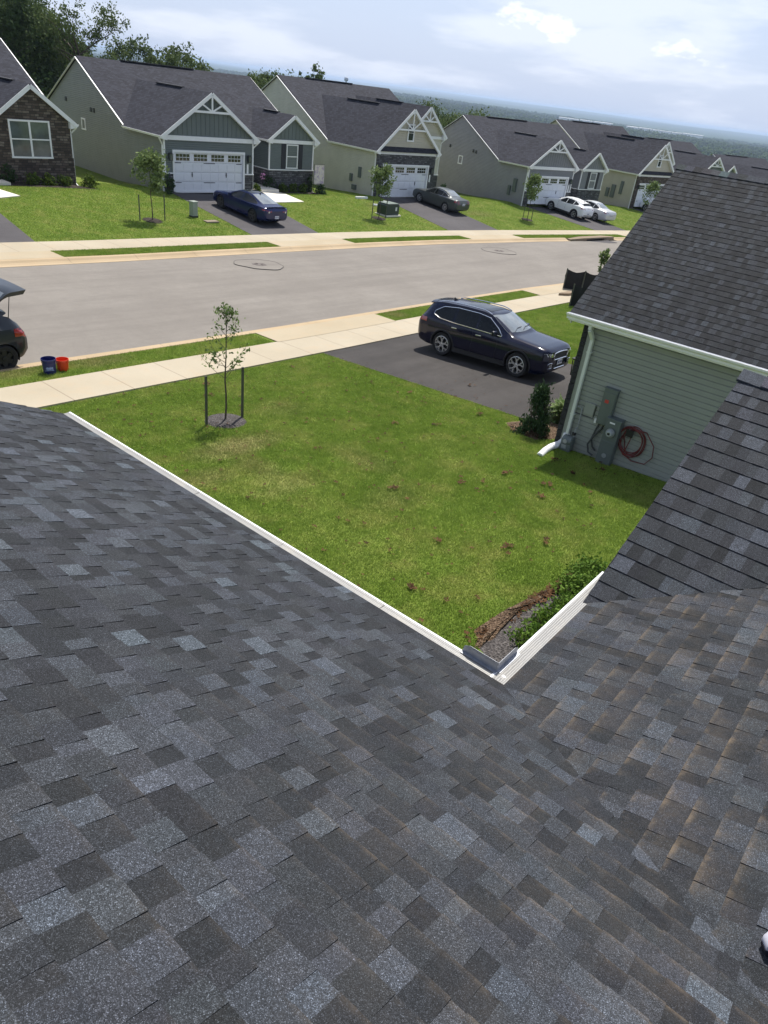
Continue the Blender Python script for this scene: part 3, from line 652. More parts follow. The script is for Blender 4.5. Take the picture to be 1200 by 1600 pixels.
lapwall('', (0, 0, 0), (1, 0, 0), (0, 1, 0), [[(0, 2.95), (7.5, 2.95), (3.75, H+2.6)]], None, None, m=m)
m.build('siding_wall', M['sage'], nbr, fixn=False)
m = MB(); m.box((-.03, -.06, 1.4), (.06, .12, 3.1)); m.build('corner_trim', M['sage'], nbr, bevel=.004)
m = MB(); flatwall('', (0, 0, 0), (1, 0, 0), [[(-.04, -.5), (1.2, -.5), (1.2, 2.95), (-.04, 2.95)], [(6.3, -.5), (7.5, -.5), (7.5, 2.95), (6.3, 2.95)], [(1.2, 2.3), (6.3, 2.3), (6.3, 2.95), (1.2, 2.95)]], None, None, thick=.11, N=(0, 1, 0), m=m)
# uneven quoin stones at the corner
rq = random.Random(4); z = -.45
while z < 2.9:
    h_ = rq.uniform(.08, .15); m.box((-.045-rq.uniform(0, .02), .055, z+h_/2), (.05, .12, h_-.012)); z += h_
m.build('stone_wall', stone_mat('dark_grey_stone', [(.018, .018, .02), (.035, .035, .038), (.06, .06, .065), (.1, .1, .105)], .3, .11), nbr, fixn=False)
m = MB(); m.box((3.75, .03, 1.12), (4.95, .05, 2.3)); ngd = m.build('garage_door', M['door'], nbr, bevel=.01)
for k in range(4):
    m = MB()
    for q in range(4):
        for r_ in range(2): m.box((1.65+1.3*k+.22*q, .06, 1.83+.2*r_), (.19, .012, .17))
    m.build('window_pane', M['glass'], ngd)
# downspout with offset at the top, corrugated extension at the foot
m = MB(); dx = -.10
path = [(-.27, -.12, H+.02), (-.27, -.12, H-.12), (dx, -.16, H-.34), (dx, -.16, .34)]
for a, b in zip(path, path[1:]): m.bar(a, b, .075, .095, up=(1, 0, 0))
for zz in (2.35, .9): m.box((dx+.02, -.16, zz), (.1, .12, .03))
m.build('downspout', plain('sage_white_metal', (.62, .66, .62), .4, var=.04), nbr, bevel=.012)
m = MB(); pts = [(dx, -.15, .40), (dx-.01, -.13, .22), (dx-.10, -.06, .12), (dx-.32, .02, .085), (dx-.6, .02, .07), (dx-.92, -.02, .05)]
from mathutils.geometry import interpolate_bezier
fine = []
for i in range(len(pts)-1):
    for k in range(10): fine.append(Vector(pts[i]).lerp(Vector(pts[i+1]), k/10))
fine.append(Vector(pts[-1])); m.tube(fine, [.074+.007*(i % 2) for i in range(len(fine))], 12)
tag(m.build('downspout_extension', M['gutter'], None, smooth=50, loc=tuple(no)), 'white corrugated drain pipe curving from the downspout foot onto the lawn', 'drain pipe')
# electric service: panel box, meter post, conduits; gas meter; small boxes
util = plain('grey_green_enamel', (.125, .15, .148), .45, .2, var=.06, vs=5, grime=.3)
utilD = plain('dark_conduit', (.05, .055, .055), .5, .1); steel = plain('light_pipe', (.30, .32, .33), .4, .3); redl = plain('red_label', (.5, .05, .04), .5)
def wy(y): return y-NY
e = thing('electric_panel', 'tall grey-green electric box with a red label high on the sage siding', 'electric box', (NX-.005, 5.1, -5.55))
def lp(y, z, o): return None
m = MB(); m.box((-.075, 0, .02), (.14, .30, .82)); m.box((-.15, 0, -.0), (.012, .27, .74)); m.box((-.07, .0, .44), (.16, .33, .03)); m.build('cabinet', util, e, bevel=.01)
m = MB(); m.box((-.158, .03, .16), (.006, .09, .075)); m.build('warning_label', redl, e)
m = MB(); m.tube([(-.06, .08, -.38), (-.07, .12, -.55), (-.08, .16, -.8), (-.08, .10, -.98), (-.1, -.0, -1.05)], .02, 8); m.tube([(-.07, -.02, -.38), (-.08, 0, -.5), (-.1, .12, -.72), (-.12, .20, -.95), (-.12, .14, -1.12), (-.13, .02, -1.16)], .022, 8); m.build('conduit', utilD, e, smooth=50)
e = thing('meter_pedestal', 'grey-green electric meter pedestal standing on the grass against the sage siding', 'electric meter', (NX-.14, 4.82, -6.80))
m = MB(); m.box((-.0, 0, .52), (.20, .34, 1.12)); m.box((-.0, 0, 1.095), (.22, .36, .03)); m.box((-.105, 0, .30), (.012, .30, .56)); m.build('post', util, e, bevel=.012)
m = MB(); m.lathe([(.10, -.16), (.105, -.13), (.085, -.125)], (0, 0, .80), 24, axis='X'); mt = m.build('meter_ring', steel, e, smooth=35)
m = MB(); m.lathe([(.078, -.13), (.074, -.20), (.055, -.225)], (0, 0, .80), 20, axis='X'); m.build('meter_glass', plain('meter_glass', (.35, .38, .4), .1, spec=.8), mt, smooth=35)
m = MB(); m.box((-.205, 0, .80), (.05, .055, .05)); m.build('meter_register', M['black'], mt)
m = MB(); m.lathe([(.055, -.115), (.05, -.125)], (0, .0, .24), 16, axis='X'); m.build('knockout_plate', steel, e, smooth=35)
m = MB(); m.box((-.113, .02, 1.02), (.004, .12, .035)); m.build('number_tag', M['white'], e)
# coiled red hose
hose = MB(); rh = random.Random(3); pth = []
for i in range(5*36):
    a_ = i/36*2*math.pi; rr = .27+.035*math.sin(i*.13)+.02*math.sin(i*.31)
    pth.append((-.05-.012*math.sin(i*.7)-.006*(i//36), -.0+rr*math.cos(a_)*.92+.02*(i//36)-.03, .02+rr*math.sin(a_)*1.15))
hose.tube(pth, .012, 6)
hose.tube([(-.06, .20, .30), (-.07, -.25, .34), (-.07, -.48, .10), (-.06, -.52, -.16), (-.06, -.40, -.36), (-.06, -.1, -.40), (-.06, .16, -.28), (-.07, .26, -.12)], .012, 6)
hose.tube([(-.05, .06, .30), (-.08, .05, .05), (-.05, .12, -.34)], .011, 6)
tag(hose.build('garden_hose', plain('red_rubber_hose', (.14, .025, .025), .5, var=.2), None, smooth=60, loc=(NX-.02, 4.36, -6.12)), 'dark red garden hose coiled on the sage siding beside the meter', 'hose')
m = MB(); m.lathe([(.03, -.16), (.03, 0)], (0, 0, 0), 10, axis='X'); m.box((-.16, 0, 0), (.02, .16, .16)); tag(m.build('hose_hanger', M['black'], None, loc=(NX, 4.44, -5.90)), 'small black hanger on the sage siding behind the red hose', 'hose hanger')
e = thing('gas_meter', 'grey gas meter with a bent pipe at the foot of the sage siding', 'gas meter', (NX-.18, 5.75, -6.86))
m = MB(); m.box((0, 0, .20), (.20, .26, .30)); m.lathe([(.10, -.12), (.12, -.10), (.12, .1), (.10, .12)], (0, 0, .30), 16, axis='Y'); m.build('meter_body', util, e, bevel=.02)
m = MB(); m.lathe([(.05, -.02), (.05, .02)], (-.11, .02, .30), 14, axis='X'); m.box((-.105, .03, .16), (.01, .12, .09)); m.build('dial', steel, e)
m = MB(); m.tube([(0, -.10, .34), (.02, -.10, .62), (.10, -.10, .64), (.12, -.08, 1.10), (.13, .10, 1.10), (.14, .22, 1.10)], .013, 8); m.tube([(0, .09, .30), (0, .09, -.1)], .018, 8); m.build('pipe', steel, e, smooth=50)
m = MB(); m.lathe([(.035, -.03), (.05, -.02), (.05, .02), (.035, .03)], (0, -.10, .5), 12, axis='Z'); m.build('regulator', M['black'], e, smooth=40)
e = thing('cable_box', 'flat sage cable box with a dark cable, left of the electric box', 'cable box', (NX, 5.50, -5.72))
m = MB(); m.box((-.04, 0, 0), (.07, .24, .28)); m.build('cover', M['sage'], e, bevel=.01)
m = MB(); m.tube([(-.03, .30, -.20), (-.03, 0, -.20), (-.03, -.12, -.20), (-.03, -.14, .10)], .011, 6); m.tube([(-.02, -.1, -.20), (-.02, -.34, -.24)], .007, 6); m.build('cable', utilD, e, smooth=50)
m = MB(); m.box((-.03, -.20, -.22), (.05, .06, .11)); m.build('coupler', M['white'], e, bevel=.005)
# lantern on the stone front
def lantern(parent, loc, mat=None, s=1.0, rotz=0):
    m = MB(); m.M = Matrix.Translation(loc) @ Matrix.Rotation(rotz, 4, 'Z') @ Matrix.Scale(s, 4)
    m.box((0, .015, .0), (.11, .03, .24)); m.bar((0, .02, .14), (0, .14, .17), .02, .02)
    m.box((0, .15, .135), (.20, .20, .02)); m.box((0, .15, .165), (.12, .12, .04)); m.box((0, .15, -.17), (.15, .15, .02))
    for a in (-1, 1):
        for b in (-1, 1): m.bar((a*.085, .15+b*.085, .13), (a*.068, .15+b*.068, -.17), .014, .014)
    o = m.build('wall_lantern', M['black'], parent)
    m = MB(); m.M = Matrix.Translation(loc) @ Matrix.Rotation(rotz, 4, 'Z') @ Matrix.Scale(s, 4); m.box((0, .15, -.02), (.13, .13, .27)); m.build('lantern_glass', M['blind'], o)
    return o
lantern(nbr, (.62, .12, 1.75), s=1.25)
# ------------------------------------------------------------------ houses across the street
def slab(m, pts, th=.10, udir=None, mi=0):
    """roof plane: pts counter-clockwise seen from above; uv in metres with v up the slope"""
    P = [Vector(p) for p in pts]; n = (P[1]-P[0]).cross(P[2]-P[0]).normalized()
    if n.z < 0: n = -n
    U = Vector((0, 0, 1)).cross(n).normalized(); V = n.cross(U)
    uv = [((p-P[0]).dot(U), (p-P[0]).dot(V)) for p in P]
    m.poly(P, uv); Q = [p-n*th for p in P]; m.poly(list(reversed(Q)), [(0, 0)]*len(P))
    for i in range(len(P)):
        j = (i+1) % len(P); m.poly([P[i], P[j], Q[j], Q[i]], [(0, .07)]*4)

def window(m_frame, m_glass, o, A, N, w, h, cols=2, rows=1, fr=.07, mull=.05):
    """o = lower left corner on the wall; A right, N out"""
    o = Vector(o); A = Vector(A); N = Vector(N); Z = Vector((0, 0, 1)); q = Matrix((A, -N, Z)).transposed()
    def bx(m, x, z, ww, hh, d, t): m.box(o+A*x+Z*z+N*d, (ww, t, hh), q)
    bx(m_frame, w/2, fr/2, w+.04, fr, .03, .07); bx(m_frame, w/2, h-fr/2, w, fr, .03, .06)
    bx(m_frame, fr/2, h/2, fr, h-2*fr, .03, .06); bx(m_frame, w-fr/2, h/2, fr, h-2*fr, .03, .06)
    for i in range(1, cols): bx(m_frame, w*i/cols, h/2, mull*1.6, h-2*fr, .028, .05)
    for j in range(1, rows+1-1+1):
        if rows > 1 and j < rows: bx(m_frame, w/2, h*j/rows, w-2*fr, mull, .026, .045)
    bx(m_glass, w/2, h/2, w-fr, h-fr, .004, .012)

def truss(m, apex, half, drop, A, N, w=.10, t=.05):
    """king post, two struts and a collar under the peak"""
    A = Vector(A); N = Vector(N); ap = Vector(apex); Z = Vector((0, 0, 1))
    hb = half*drop; base = ap-Z*hb*1.0
    return base

def far_house(name, label, loc, yaw, P):
    """local frame: x along the front, y to the back, z up; origin = lower left corner of the garage front"""
    h = thing('house' if not name else name, label, 'house', loc, yaw, None)
    Wg, He, Ha, Lg, Vm, Hm, Wt = P['Wg'], P['He'], P['Ha'], P['Lg'], P['Vm'], P['Hm'], P['Wt']
    vb, ub0, ub1, Hb, Hba = P['bay']; side, front, gab, stone = P['side'], P['front'], P['gable'], P['stone']
    X = Vector((1, 0, 0)); Yv = Vector((0, 1, 0)); Zv = Vector((0, 0, 1)); pm = (Hm-He)/(Vm-Lg); back = 2*Vm-Lg; o = .30; f = .30
    u0 = P.get('u0', .6); dw, dh = 4.88, 2.18; base = -.75
    # roofs
    m = MB(); sl = .06
    slab(m, [(-.12, Lg-.0, He+sl), (Wt+.12, Lg, He+sl), (Wt+.12, Vm, Hm+sl), (-.12, Vm, Hm+sl)]); slab(m, [(Wt+.12, back, He+sl), (-.12, back, He+sl), (-.12, Vm, Hm+sl-.001), (Wt+.12, Vm, Hm+sl-.001)])
    m.build('main_roof', M['farroof'], h, fixn=False)
    def crossgable(ua, ub, v0, hE, hA, nm):
        c = (ua+ub)/2; ve = Lg+max(0, (hE-He)/pm); vi = Lg+(hA-He)/pm; m = MB(); s = .08
        slab(m, [(ua, v0, hE+s), (c, v0, hA+s), (c, vi+.05, hA+s), (ua, ve, hE+s)]); slab(m, [(c, v0, hA+s-.002), (ub, v0, hE+s-.002), (ub, ve, hE+s-.002), (c, vi+.05, hA+s-.002)])
        ro = m.build(nm, M['farroof'], h, fixn=False)
        mm = MB(); mm.box((c, (v0+vi)/2+.3, hA+s+.02), (.26, (vi-v0)*.34, .05)); mm.build('ridge_vent', M['black'], ro)
    crossgable(-o, Wg+o, -f, He, Ha, 'garage_roof'); crossgable(ub0-o, ub1+o, vb-f, Hb, Hba, 'bay_roof')
    m = MB(); m.box((Wt*.43, Vm, Hm+sl+.03), (Wt*.42, .28, .06)); m.build('ridge_vent', M['black'], h)
    # side walls
    m = MB(); sidepoly = [(0, base), (0, He), (Lg, He), (Vm, Hm), (back, He), (back, base)]
    lapwall('', (0, 0, 0), (0, 1, 0), (-1, 0, 0), [sidepoly], None, None, m=m)
    lapwall('', (Wt, 0, 0), (0, 1, 0), (1, 0, 0), [[(Lg, base), (Lg, He), (Vm, Hm), (back, He), (back, base)]], None, None, m=m)
    lapwall('', (0, back, 0), (1, 0, 0), (0, 1, 0), [[(0, base), (Wt, base), (Wt, He), (0, He)]], None, None, m=m)
    m.build('side_wall', M[side], h, fixn=False)
    # front walls
    m = MB(); door_top = dh+.12
    wz = P.get('wains', 1.05); st_top = P.get('stone_top', wz)
    lapwall('', (0, 0, 0), (1, 0, 0), (0, -1, 0), [[(0, st_top), (u0-.1, st_top), (u0-.1, He), (0, He)], [(u0+dw+.1, st_top), (Wg, st_top), (Wg, He), (u0+dw+.1, He)], [(u0-.1, max(door_top, st_top)), (u0+dw+.1, max(door_top, st_top)), (u0+dw+.1, He), (u0-.1, He)]] if st_top < He else [], None, None, m=m)
    lapwall('', (Wg, 0, 0), (0, 1, 0), (1, 0, 0), [[(0, base), (Lg, base), (Lg, He), (0, He)]], None, None, m=m)
    lapwall('', (0, Lg, 0), (1, 0, 0), (0, -1, 0), [[(Wg, base), (ub0, base), (ub0, He), (Wg, He)], [(ub1, base), (Wt, base), (Wt, He), (ub1, He)]], None, None, m=m)
    if not P.get('bay_stone_all'):
        wins = P['win']; wx, wzz, ww, wh = wins
        lapwall('', (0, vb, 0), (1, 0, 0), (0, -1, 0), [[(ub0, wz), (ub1, wz), (ub1, Hb), (ub0, Hb)]], None, None, m=m)
        lapwall('', (ub0, 0, 0), (0, 1, 0), (-1, 0, 0), [[(vb, wz), (Lg, wz), (Lg, Hb), (vb, Hb)]], None, None, m=m)
        lapwall('', (ub1, 0, 0), (0, 1, 0), (1, 0, 0), [[(vb, wz), (Lg, wz), (Lg, Hb), (vb, Hb)]], None, None, m=m)
    m.build('front_wall', M[front], h, fixn=False)
    # gable faces
    def gable(ua, ub, v, hE, hA, style):
        c = (ua+ub)/2; k = (hA-hE)/((ub-ua)/2); m = MB(); poly = [(ua+o, hE+.0), (ub-o, hE+.0), (ub-o, hE+k*o), (c, hA-.02), (ua+o, hE+k*o)]
        if style == 'batten':
            flatwall('', (0, v, 0), (1, 0, 0), [poly], None, None, thick=.03, N=(0, -1, 0), m=m); n = int((ub-ua-2*o)/.3)
            for i in range(1, n):
                x = ua+o+(ub-ua-2*o)*i/n; zt = hA-.02-abs(x-c)*k-.04
                if zt > hE+.2: m.box((x, v-.042, (hE+.16+zt)/2), (.045, .024, zt-hE-.16))
            m.build('gable_panel', M[gab], h, fixn=False)
        elif style == 'shake':
            lapwall('', (0, v-.02, 0), (1, 0, 0), (0, -1, 0), [poly], None, None, ex=.18, step=.02, m=m); m.build('gable_panel', M[gab], h, fixn=False)
        m = MB()
        for s in (-1, 1):       # bargeboards with returned ends
            e = Vector((c+s*((ub-ua)/2), v-f-.02, hE-.02)); a = Vector((c, v-f-.02, hA-.02)); m.bar(a+Vector((0, 0, 0)), e, .03, .20, up=(0, 0, 1))
            m.extr([(e.x, v-f-.005, hE+.06), (e.x-s*o*1.25, v-f-.005, hE+.06+o*1.25*k), (e.x-s*o*1.25, v-f-.005, hE-.16), (e.x, v-f-.005, hE-.10)], (0, f*.9, 0))
            m.bar(a+Vector((0, f*.5, -.06)), e+Vector((0, f*.5, -.06)), f*.95, .02)
        m.build('bargeboard', M['white'], h)
        if P.get('truss'+style) or style in ('batten', 'shake') and (ub-ua) > 5.5 or P.get('bay_truss'):
            m = MB(); cz = hA-(hA-hE)*(.40 if style == 'batten' else .46); hw = (hA-cz)/k; y = v-f+.0
            m.box((c, y, cz), (2*hw-.1, .05, .12)); m.box((c, y+.001, (cz+hA)/2), (.10, .045, hA-cz-.1))
            for s in (-1, 1): m.bar((c+s*.03, y+.002, cz+.04), (c+s*hw*.56, y+.002, cz+(hA-cz)*.46), .04, .09, up=(0, 0, 1))
            m.build('gable_truss', M['white'], h)
    gable(-o, Wg+o, 0, He, Ha, P['gs']); 
    if P.get('bay_stone_all'):
        c = (ub0+ub1)/2; m = MB(); k = (Hba-Hb)/((ub1-ub0)/2+o)
        flatwall('', (0, vb, 0), (1, 0, 0), [[(ub0, base), (ub1, base), (ub1, Hb+k*o), (c, Hba-.03), (ub0, Hb+k*o)]], None, None, thick=.06, N=(0, -1, 0), m=m)
        flatwall('', (ub0, 0, 0), (0, 1, 0), [[(vb, base), (Lg, base), (Lg, Hb), (vb, Hb)]], None, None, thick=.06, N=(-1, 0, 0), m=m)
        flatwall('', (ub1, 0, 0), (0, 1, 0), [[(vb-.05, base), (Lg, base), (Lg, Hb), (vb-.05, Hb)]], None, None, thick=.06, N=(1, 0, 0), m=m)
        m.build('stone_wall', M[stone], h, fixn=False)
        gable(ub0-o, ub1+o, vb, Hb, Hba, 'none')
    else:
        gable(ub0-o, ub1+o, vb, Hb, Hba, P['bs'])
        m = MB()
        flatwall('', (0, vb, 0), (1, 0, 0), [[(ub0-.05, base), (ub1+.05, base), (ub1+.05, wz), (ub0-.05, wz)]], None, None, thick=.07, N=(0, -1, 0), m=m)
        flatwall('', (ub0, 0, 0), (0, 1, 0), [[(vb-.05, base), (Lg, base), (Lg, wz), (vb-.05, wz)]], None, None, thick=.05, N=(-1, 0, 0), m=m)
        flatwall('', (ub1, 0, 0), (0, 1, 0), [[(vb-.05, base), (Lg, base), (Lg, wz), (vb-.05, wz)]], None, None, thick=.05, N=(1, 0, 0), m=m)
        m.build('stone_wall', M[stone], h, fixn=False)
    for pl_ in [[(-.03, base), (u0-.1, base), (u0-.1, st_top), (-.03, st_top)], [(u0+dw+.1, base), (Wg+.03, base), (Wg+.03, st_top), (u0+dw+.1, st_top)]]+([[(u0-.1, door_top), (u0+dw+.1, door_top), (u0+dw+.1, st_top), (u0-.1, st_top)]] if st_top > door_top else []):
        flatwall('stone_pier', (0, 0, 0), (1, 0, 0), [pl_], M[stone], h, thick=.06, N=(0, -1, 0))
    # horizontal trims
    tb = [((Wg/2, -.07, He-.02), (Wg+.1, .10, .24))]
    if st_top < 2:
        for a, b in ((-.06, u0-.1), (u0+dw+.1, Wg+.06)): tb.append((((a+b)/2, -.05, st_top+.03), (b-a, .13, .06)))
    if not P.get('bay_stone_all'):
        tb += [(((ub0+ub1)/2, vb-.06, Hb-.02), (ub1-ub0+.1, .08, .22)), (((ub0+ub1)/2, vb-.05, wz+.03), (ub1-ub0+.16, .13, .06)), ((ub0-.04, (vb+Lg)/2+.05, wz+.03), (.1, Lg-vb-.1, .06))]
    for a, v in ((0, 0), (Wg, 0), (ub0, vb), (ub1, vb)):
        if st_top < He-.3: tb.append(((a, v-.01, (min(He, Hb)+st_top)/2), (.09, .09, min(He, Hb)-st_top)))
    for c_, d_ in tb: m = MB(); m.box(c_, d_); m.build('trim', M['white'], h)
    if P.get('pent'):      # small pent roof band over the garage door
        m = MB(); slab(m, [(0, -.32, He+.08), (Wg, -.32, He+.08), (Wg-.25, 0, He+.45), (.25, 0, He+.45)], .03); m.build('pent_roof', M['farroof'], h, fixn=False)
    # garage door
    m = MB(); n_ = 4
    for r_ in range(n_):
        z0 = dh*r_/n_; m.box((u0+dw/2, .05, z0+dh/n_/2), (dw, .05, dh/n_-.012))
        if r_ < 3:
            for k in range(4):
                xc = u0+dw*(k+.5)/4
                for s in (-1, 1): m.box((xc+s*.29, .018, z0+dh/n_/2), (.50, .02, dh/n_-.16))
    gd = m.build('garage_door', M['door'], h, bevel=.006)
    for k in range(4):
        m = MB(); xc = u0+dw*(k+.5)/4
        for q in range(4):
            for r_ in range(2): m.box((xc+(q-1.5)*.235, .016, dh*.875+(r_-.5)*.2), (.20, .012, .165))
        m.build('window_pane', M['glass'], gd)
    for xc in (u0+dw*.25, u0+dw*.75): m = MB(); m.box((xc, .004, .95), (.035, .03, .27)); m.box((xc-.0, .004, .95), (.07, .02, .05)); m.build('door_handle', M['black'], gd)
    for zz in (.50, 1.60):
        for xc, ww in ((u0+.27, .42), (u0+dw/2, .8), (u0+dw-.27, .42)): m = MB(); m.box((xc, .012, zz), (ww, .012, .035)); m.build('hinge_strap', M['black'], gd)
    m = MB(); m.box((u0-.06, -.03, dh/2+.05), (.11, .14, dh+.1)); m.box((u0+dw+.06, -.03, dh/2+.05), (.11, .14, dh+.1)); m.box((u0+dw/2, -.03, dh+.07), (dw+.24, .15, .13)); m.box((u0+dw/2, .0, -.03), (dw, .2, .06)); m.build('door_frame', M['white'], h)
    for x in (u0-.32, u0+dw+.36): lantern(h, (x, -.06, 1.95), s=1.15, rotz=math.pi)
    m = MB(); m.box((u0+dw+.34, -.075, 1.35), (.13, .03, .55)); m.build('number_plaque', M['white'], h)
    # bay window
    wx, wz0, ww, wh, cc, rr = P['win'] if len(P['win']) == 6 else (*P['win'], 1, 2)
    mf, mg = MB(), MB(); off = .06 if P.get('bay_stone_all') else .012
    window(mf, mg, (wx, vb-off, wz0), X, -Yv, ww, wh, cc, rr, .07 if cc == 1 else .085, .06)
    w_ = mf.build('window', M['white'], h); mg.build('window_pane', M['blind'], w_)
    if P.get('shutters'):
        for xs_ in (wx-.24, wx+ww+.24):
            m = MB(); m.box((xs_, vb-.03, wz0+wh/2), (.38, .04, wh+.05)); m.box((xs_, vb-.05, wz0+wh*.27), (.28, .012, wh*.4)); m.box((xs_, vb-.05, wz0+wh*.74), (.28, .012, wh*.4)); m.build('shutter', M['shutter'], h)
    if P.get('gwin'):
        gx0, gz0, gw_, gh_ = P['gwin']; mf, mg = MB(), MB(); window(mf, mg, (gx0, -.05, gz0), X, -Yv, gw_, gh_, 1, 2, .10, .03); w_ = mf.build('gable_window', M['white'], h); mg.build('window_pane', M['glass'], w_)
    # small window and flues on the side wall
    for (v, z, a, b) in P.get('sidewin', []):
        mf, mg = MB(), MB(); window(mf, mg, (-.012, v+a/2, z), -Yv, -X, a, b, 1, 1, .09); w_ = mf.build('side_window', M['white'], h); mg.build('window_pane', M['glass'], w_)
    for (v, z) in P.get('vents', []):
        m = MB(); m.box((-.05, v, z), (.09, .17, .26)); m.box((-.1, v, z-.08), (.03, .2, .05)); m.build('wall_vent', M[side] if P.get('vc') else utilD, h)
    for (v, z, a, b) in P.get('boxes', []):
        m = MB(); m.box((-.08, v, z), (.14, a, b)); m.box((-.16, v, z+.05), (.02, a*.8, b*.7)); m.build('meter_box', util, h)
    # front door in the porch
    m = MB(); dx_ = (Wg+ub0)/2
    if ub0-Wg > 1.2:
        m.box((dx_, Lg-.04, 1.02), (.92, .05, 2.04)); fd = m.build('front_door', M['shutter'], h); m = MB(); m.box((dx_-.52, Lg-.05, 1.05), (.1, .08, 2.2)); m.box((dx_+.52, Lg-.05, 1.05), (.1, .08, 2.2)); m.build('door_frame', M['white'], h)
        m = MB(); m.box(((Wg+ub0)/2, (Lg+.9)/2+.2, -.32), (ub0-Wg-.04, Lg-.9, .5)); m.build('porch_slab', M['flat'], h)
    # gutters and downspouts
    def gut(a, b, out, nm='gutter'):
        gutter(h, Vector((0, 0, 0)), a, b, out, guard=False, depth=.12, H=.11)
    gut((-o, -f, He+.06), (-o, Lg, He+.06), (-1, 0, 0)); gut((Wg+o, -f, He+.06), (Wg+o, Lg, He+.06), (1, 0, 0)); gut((ub0-o, vb-f, Hb+.06), (ub0-o, Lg, Hb+.06), (-1, 0, 0)); gut((ub1+o, vb-f, Hb+.06), (ub1+o, Lg, Hb+.06), (1, 0, 0))
    if ub1+o+.1 < Wt: gut((ub1+o+.1, Lg-.02, He+.05), (Wt, Lg-.02, He+.05), (0, -1, 0))
    for (a, b, c_) in ((-.0, -.0, -1), (Wg, .0, 1), (ub1, vb, 1)):
        m = MB(); top = He if a != ub1 else Hb; pts = [(a+c_*(o+.05), b-.12, top-.03), (a+c_*(o+.03), b-.12, top-.12), (a+c_*.08, b+.06, top-.42), (a+c_*.08, b+.06, -.35), (a+c_*.12, b-.2, -.48)]
        for p, q in zip(pts, pts[1:]): m.bar(p, q, .06, .08)
        m.build('downspout', M['white'], h, bevel=.01)
    # soffits
    m = MB(); m.box((-o/2, Lg/2-f/2, He-.03), (o, Lg+f, .03)); m.box((Wg+o/2, Lg/2-f/2, He-.03), (o, Lg+f, .03)); m.bar((-.14, Lg, He+.0), (-.14, Vm, Hm-.02), .02, .17, up=(1, 0, 0)); m.bar((-.14, back, He+.0), (-.14, Vm, Hm-.02), .02, .17, up=(1, 0, 0))
    m.bar((Wt+.14, Lg, He+.0), (Wt+.14, Vm, Hm-.02), .02, .17, up=(1, 0, 0)); m.bar((Wt+.14, back, He+.0), (Wt+.14, Vm, Hm-.02), .02, .17, up=(1, 0, 0))
    m.build('fascia', M['white'], h)
    return h
A = dict(Wg=6.25, He=2.98, Ha=5.41, Lg=4.44, Vm=10.8, Hm=6.35, Wt=13.2, bay=(2.4, 9.3, 13.15, 2.85, 4.45), wains=1.0, u0=.62, win=(10.75, 1.12, 1.02, 1.55), shutters=1, gs='batten', bs='batten',
         sidewin=[(10.7, 2.12, .62, .72)], vents=[(13.2, 3.75), (9.4, 3.45), (8.95, 3.45)], boxes=[(1.3, 1.55, .22, .3)])
B = dict(Wg=6.4, He=3.14, Ha=6.15, Lg=5.7, Vm=13.2, Hm=7.2, Wt=12.6, bay=(2.3, 5.3, 9.3, 4.2, 6.35), wains=1.3, u0=.75, stone_top=3.0, win=(6.7, 2.5, .8, 1.2), bay_truss=1, gs='shake', bs='shake', pent=1, gwin=(2.9, 3.95, .72, 1.22),
         vents=[], boxes=[(1.75, 1.45, .28, .75), (2.75, .95, .3, .55), (2.3, .3, .5, .35)])
far_house('stone_front_house', 'leftmost house across the street, brown stone gable with a twin white window', (10.65, 40.35, -6.55), -.06, dict(A, side='cream', front='cream', gable='cream', stone='stoneD', bay=(2.4, 8.9, 13.0, 2.65, 4.42), bay_stone_all=1, win=(9.65, .95, 2.2, 1.85, 2, 2), sidewin=[], vents=[], shutters=0))
far_house('green_house', 'green sided house with board and batten gables, behind the dark blue car', (28.46, 39.92, -7.06), -.12, dict(A, side='green', front='greenfront', gable='greenfront', stone='stoneG'))
far_house('beige_house', 'beige house with two tall trussed peaks, behind the grey sedan', (46.78, 38.77, -7.58), -.14, dict(B, side='beige', front='beige', gable='cream', stone='stoneG'))
far_house('grey_house', 'grey sided house with white trim and black shutters, behind the two white cars', (62.63, 34.31, -7.81), -.22, dict(A, Lg=3.6, Vm=9.3, Hm=6.15, Ha=5.25, Wg=6.2, Wt=13.6, bay=(1.9, 9.9, 13.4, 2.8, 4.35), win=(11.3, 1.1, 1.0, 1.5), side='greysid', front='greyfront', gable='greyfront', stone='stoneG', gs='batten', sidewin=[(8.9, 2.0, .6, .75)], vents=[(10.6, 3.4), (7.3, 3.35), (6.9, 3.3)], boxes=[(1.3, 1.3, .4, 1.1), (1.9, .8, .3, .8)]))
far_house('cream_house', 'cream house with a single truss peak, farther down the row behind the white cars', (82.95, 32.34, -8.39), -.22, dict(B, Vm=12.6, Hm=7.1, side='cream', front='cream', gable='cream', stone='stoneD', boxes=[(1.6, 1.6, .35, 1.3), (2.6, 1.1, .5, 1.3), (3.3, .9, .4, .9)]))
far_house('slate_blue_house', 'dark blue-grey peaked house mostly hidden behind the cream house', (100, 31.5, -8.6), -.25, dict(A, side='blue', front='greenfront', gable='greenfront', stone='stoneG', sidewin=[], vents=[], boxes=[]))
far_house('pale_blue_house', 'pale blue sided house at the far right end of the row', (117, 26.2, -9.7), -.3, dict(A, side='blue', front='blue', gable='blue', stone='stoneG', sidewin=[], vents=[], boxes=[]))
